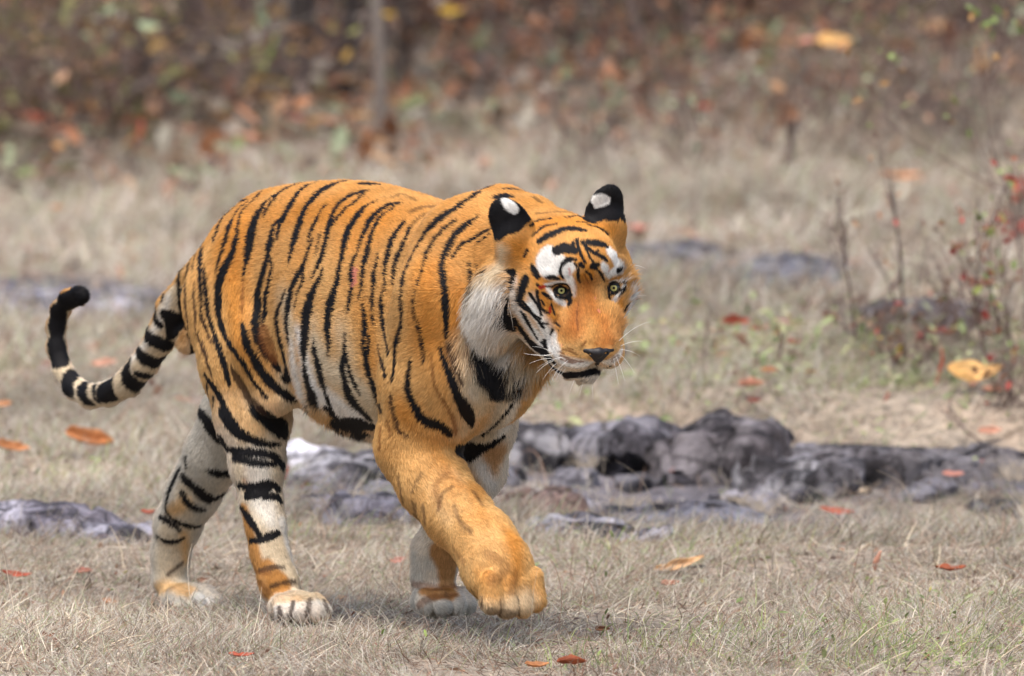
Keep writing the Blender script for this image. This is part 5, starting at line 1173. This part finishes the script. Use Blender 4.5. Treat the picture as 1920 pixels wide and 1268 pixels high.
# arched dry grass tussocks on the ledge
def tussock(px, py, hpx, n, label, seed, col=(.50, .42, .32)):
    c = on_ground(px, py); k = FPX/np.linalg.norm(c-CAMN); g = np.random.default_rng(seed); L_ = hpx/k
    az = g.random(n)*6.28; t = np.linspace(0, 1, 10)[None]; ln = L_*(.6+.9*g.random((n, 1))); out = g.uniform(.2, 1.1, (n, 1))
    R_ = ln*out*t*1.0; Zz = ln*(t*1.3-(.55+.55*out)*t*t)
    P = np.stack([g.normal(0, .03, (n, 1))+R_*np.cos(az)[:, None], g.normal(0, .03, (n, 1))+R_*np.sin(az)[:, None]*.7, Zz], 2)
    th = empty('grass_tussock', c, label, 'grass', 'arching dry grass tussocks'); cc = np.array(col)*(.65+.6*g.random((n, 1)))
    o = curves_obj('blades', P, np.linspace(1, .3, 10)[None]*np.full((n, 1), .0009), cc, M_GRASS, th); o['kind'] = 'stuff'; return th
for a_ in [(1300, 885, 70, 70, 'arching dry grass tussock in front of the big boulder', 71), (1230, 880, 60, 50, 'arching dry tussock left of the big boulder', 72), (1360, 905, 60, 60, 'dry tussock at the right foot of the big boulder', 73), (1100, 885, 50, 40, 'dry tussock on the lumpy grey rock', 74), (1560, 925, 45, 45, 'arching tussock below the angular ledge rock', 75),
           (1650, 905, 45, 40, 'arching tussock on the long dark ledge', 76), (1420, 965, 60, 60, 'pale tussock below the broken rock', 77), (940, 1000, 50, 30, 'tussock behind the lifted foreleg', 78), (640, 960, 50, 40, 'tussock on the dark slab under the belly', 79), (1780, 880, 40, 36, 'tussock on the ledge near the right edge', 80), (120, 960, 50, 40, 'tussock behind the pale slab at the left edge', 81), (1180, 960, 50, 50, 'tussock between the flat slabs', 82), (1900, 900, 60, 50, 'tussock at the right edge above the small dark stone', 83), (1250, 780, 35, 30, 'small tussock on the crest behind the boulder', 84), (1560, 800, 40, 40, 'tussock on the grassy bank above the ledge', 85)]:
    tussock(*a_)
# undergrowth at the top of the picture
def brush_proto(seed, H_, nst, nl, pal, label):
    g = np.random.default_rng(seed); t = empty('dry_shrub', (0, 0, 0), label, 'shrub', 'blurred dry shrubs of the undergrowth'); PP, EE = [], []
    for j in range(nst):
        P, E_ = branchy(g, g.normal(0, .10, 3)*np.array([1, 1, 0]), H_*g.uniform(.6, 1.2), (g.normal(0, .6), g.normal(0, .6), 1), .009, 2, .14, 4, .7); PP += P; EE += E_
    V_, F_ = tubes(PP, 4); mesh_obj('twigs', V_, F_, M_TWIG, t); leaves_on(EE, g, nl, .040, pal, 'leaves', t, .06); return t
PA = [(.36, .16, .08), (.42, .20, .10), (.24, .13, .09), (.36, .27, .2), (.26, .28, .16)]; PB = [(.20, .20, .09), (.30, .28, .12), (.22, .12, .07), (.16, .12, .08)]; PC = [(.40, .24, .15), (.20, .15, .12), (.28, .21, .17), (.36, .31, .26), (.27, .33, .2)]; PD = [(.50, .32, .09), (.40, .24, .09), (.26, .15, .08), (.36, .36, .13)]
LB = ['blurred rust-brown shrub in the brush at the top', 'blurred olive shrub in the brush at the top', 'blurred grey-brown shrub in the brush at the top', 'blurred shrub with ochre leaves in the brush at the top']
PROTO = [brush_proto(90, .95, 9, 160, PA, LB[0]), brush_proto(91, .85, 9, 150, PB, LB[1]), brush_proto(92, .9, 11, 90, PC, LB[2]), brush_proto(93, 1.0, 9, 170, PD, LB[3])]
used = set(); g = np.random.default_rng(5); k = 0
SPOTS = []
for px in range(-290, 2250, 84):
    for r_ in range(4):
        x_ = px+g.uniform(-36, 36); edge = 300-.13*x_+30*math.sin(x_/170.) if x_ < 1200 else 160+(x_-1200)*-.04
        SPOTS.append((x_, edge-55-r_*70+g.uniform(-45, 30), r_))
for j_ in range(16): SPOTS.append((1130+j_*50+g.uniform(-25, 25), g.uniform(150, 330), 0))
COUNT = {}
ROWS = ['front row of the brush', 'second row of the brush', 'third row of the brush', 'rearmost row of the brush']
ORD = 'first second third fourth fifth sixth seventh eighth ninth tenth eleventh twelfth thirteenth fourteenth fifteenth sixteenth seventeenth eighteenth nineteenth twentieth twenty-first twenty-second twenty-third twenty-fourth'.split()
KINDN = ['rust-brown', 'olive', 'grey-brown', 'ochre-leaved']
for x_, y_, row_ in sorted(SPOTS):
    c = on_ground(x_, y_)
    ki = 3 if (x_ < 450 and g.random() < .45) else (0 if (700 < x_ < 1500 and g.random() < .7) else (2 if g.random() < .45 else int(g.integers(0, 4))))
    src = PROTO[ki]
    if ki in used:
        t = src.copy(); COL.objects.link(t)
        for ch in list(src.children):
            cc = ch.copy(); COL.objects.link(cc); cc.parent = t
    else: t = src; used.add(ki)
    n_ = COUNT.get((ki, row_), 0); COUNT[(ki, row_)] = n_+1; t['label'] = '%s %s shrub from the left in the %s' % (ORD[min(n_, 23)], KINDN[ki], ROWS[row_])
    s_ = g.uniform(.4, .95)*(.6 if (x_ > 1100 and y_ > 150) else 1); t.location = (c[0], c[1], float(gz(c[0], c[1]))-.02); t.rotation_euler = (0, 0, g.uniform(0, 6.28)); t.scale = (s_, s_, s_*g.uniform(.8, 1.1))
# trees
def tree(px, py, top, rpx, label, seed, mat, name='slender_tree', lean_y=0., crown=True, pal=BRN, group='thin trunks in the undergrowth'):
    c = on_ground(px, py); k = FPX/np.linalg.norm(c-CAMN); q = at_Y(top[0], top[1], c[1]+lean_y); d = q-c; g = np.random.default_rng(seed)
    H_ = 3.6 if crown else 1.0
    t = empty(name, c, label, 'tree', group); n = 14; L_ = np.linalg.norm(d); ez = d/L_
    S_ = np.linspace(0, 1, n)[:, None]*(max(H_, L_) if crown else L_)
    P = S_*ez+np.cumsum(g.normal(0, .012, (n, 3)), 0)*np.array([1, 1, 0]); P[0] = (0, 0, -.05)
    R_ = np.linspace(rpx/k/2, rpx/k/2*.55, n); V_, F_ = tubes([(P, R_)], 10); mesh_obj('trunk', V_, F_, mat, t)
    if crown:
        PP, EE = [], []
        for j in range(8):
            a, b_ = branchy(g, P[g.integers(7, n)], g.uniform(.7, 1.3), (g.normal(0, 1), g.normal(0, 1), .7), rpx/k/6, 2, .12, 4, .7); PP += a; EE += b_
        V_, F_ = tubes(PP, 5); mesh_obj('branches', V_, F_, mat, t); leaves_on(EE, g, 260, .05, pal, 'crown', t, .12)
    return t
tree(712, 262, (700, 0), 24, 'thin pale trunk left of the small yellow leaf, top centre', 201, M_BARK)
tree(560, 215, (556, 0), 46, 'thick dark trunk at the top, left of the thin pale one', 202, M_DARK, 'dark_tree')
tree(515, 205, (530, 0), 20, 'grey trunk leaning against the dark one', 203, M_BARK)
tree(640, 200, (650, 0), 34, 'dark trunk between the thick dark and the thin pale trunks', 204, M_DARK, 'dark_tree')
tree(1232, 205, (1180, 0), 14, 'reddish slanting stem at the top, above the right ear', 205, M_TWIG)
tree(1292, 190, (1282, 0), 12, 'thin upright stem right of the slanting reddish one', 206, M_TWIG)
tree(1890, 120, (1820, 0), 16, 'pale leaning stem in the upper right corner', 207, M_BARK)
tree(335, 200, (345, 0), 60, 'broad dark trunk behind the fallen branches, top left', 208, M_DARK, 'dark_tree')
tree(758, 190, (752, 0), 14, 'very thin trunk right of the thin pale one', 209, M_DARK, 'dark_tree')
def fallen(pa, pb, r1, label, seed, mat=M_BARK):
    a = on_ground(*pa); b_ = at_Y(pb[0], pb[1], a[1]-.6); g = np.random.default_rng(seed); n = 16; t_ = np.linspace(0, 1, n)[:, None]
    P = (b_-a)*t_+np.cumsum(g.normal(0, .02, (n, 3)), 0); k = FPX/np.linalg.norm(a-CAMN)
    t = empty('fallen_branch', a, label, 'branch', 'fallen branches in the brush'); V_, F_ = tubes([(P, np.linspace(r1/k/2, r1/k/5, n))], 8); mesh_obj('branch', V_, F_, mat, t); PP = []
    for j in range(5):
        x, _ = branchy(g, P[g.integers(3, n)], .5, g.normal(0, 1, 3), r1/k/8, 1, .12, 3, .6); PP += x
    V_, F_ = tubes(PP, 4); mesh_obj('side_twigs', V_, F_, mat, t)
fallen((120, 235), (440, 50), 30, 'pale fallen branch slanting up to the right, top left', 221); fallen((235, 225), (320, 0), 16, 'thinner branch crossing the pale one, top left', 222, M_TWIG)
fallen((-10, 180), (120, -20), 24, 'grey branch in the top left corner', 223); fallen((430, 250), (600, 150), 16, 'grey branch lying in the brush left of the thin pale trunk', 224); fallen((330, 240), (300, 40), 14, 'dark branch standing behind the pale fallen branch', 225, M_DARK)
fallen((930, 200), (860, 105), 14, 'pale short branch in the brush above the tiger\'s shoulder', 226); fallen((1730, 40), (1800, -30), 14, 'pale twig in the upper right corner', 227)
# coloured leaves hanging in the brush
for i, (px, py, w, h, col, lb) in enumerate([(845, 22, 42, 38, 'yellow', 'bright yellow hanging leaf at the top centre'), (838, 68, 34, 44, 'orange', 'orange hanging leaf below the bright yellow one'), (730, 28, 30, 26, 'yellow', 'dull yellow leaf by the thin pale trunk'), (478, 72, 38, 56, 'green', 'yellow-green hanging leaf left of the dark trunks'), (511, 98, 36, 62, 'green', 'pale green hanging leaf, lower of the two'), (620, 45, 28, 26, 'dark', 'dark red leaf between the dark trunks'),
        (1515, 76, 30, 26, 'pink', 'pink-red leaf left of the big ochre one, upper right'), (1562, 78, 64, 46, 'gold', 'big ochre hanging leaf in the upper right brush'), (12, 38, 20, 34, 'green', 'small bright green leaf in the top left corner'), (1468, 218, 20, 66, 'brown', 'long brown hanging leaf on the upper right slope'), (1580, 88, 30, 24, 'orange', 'orange leaf overlapping the big ochre one')]):
    c = on_ground(px, py+(150 if py < 120 else 60)); q = at_Y(px, py, c[1]-.5); leaf_thing(px, py, w, h, col, lb, 300+i, .9 if h > w else .7, where=q, fold=.2, curl=.2, group='coloured leaves hanging in the brush')
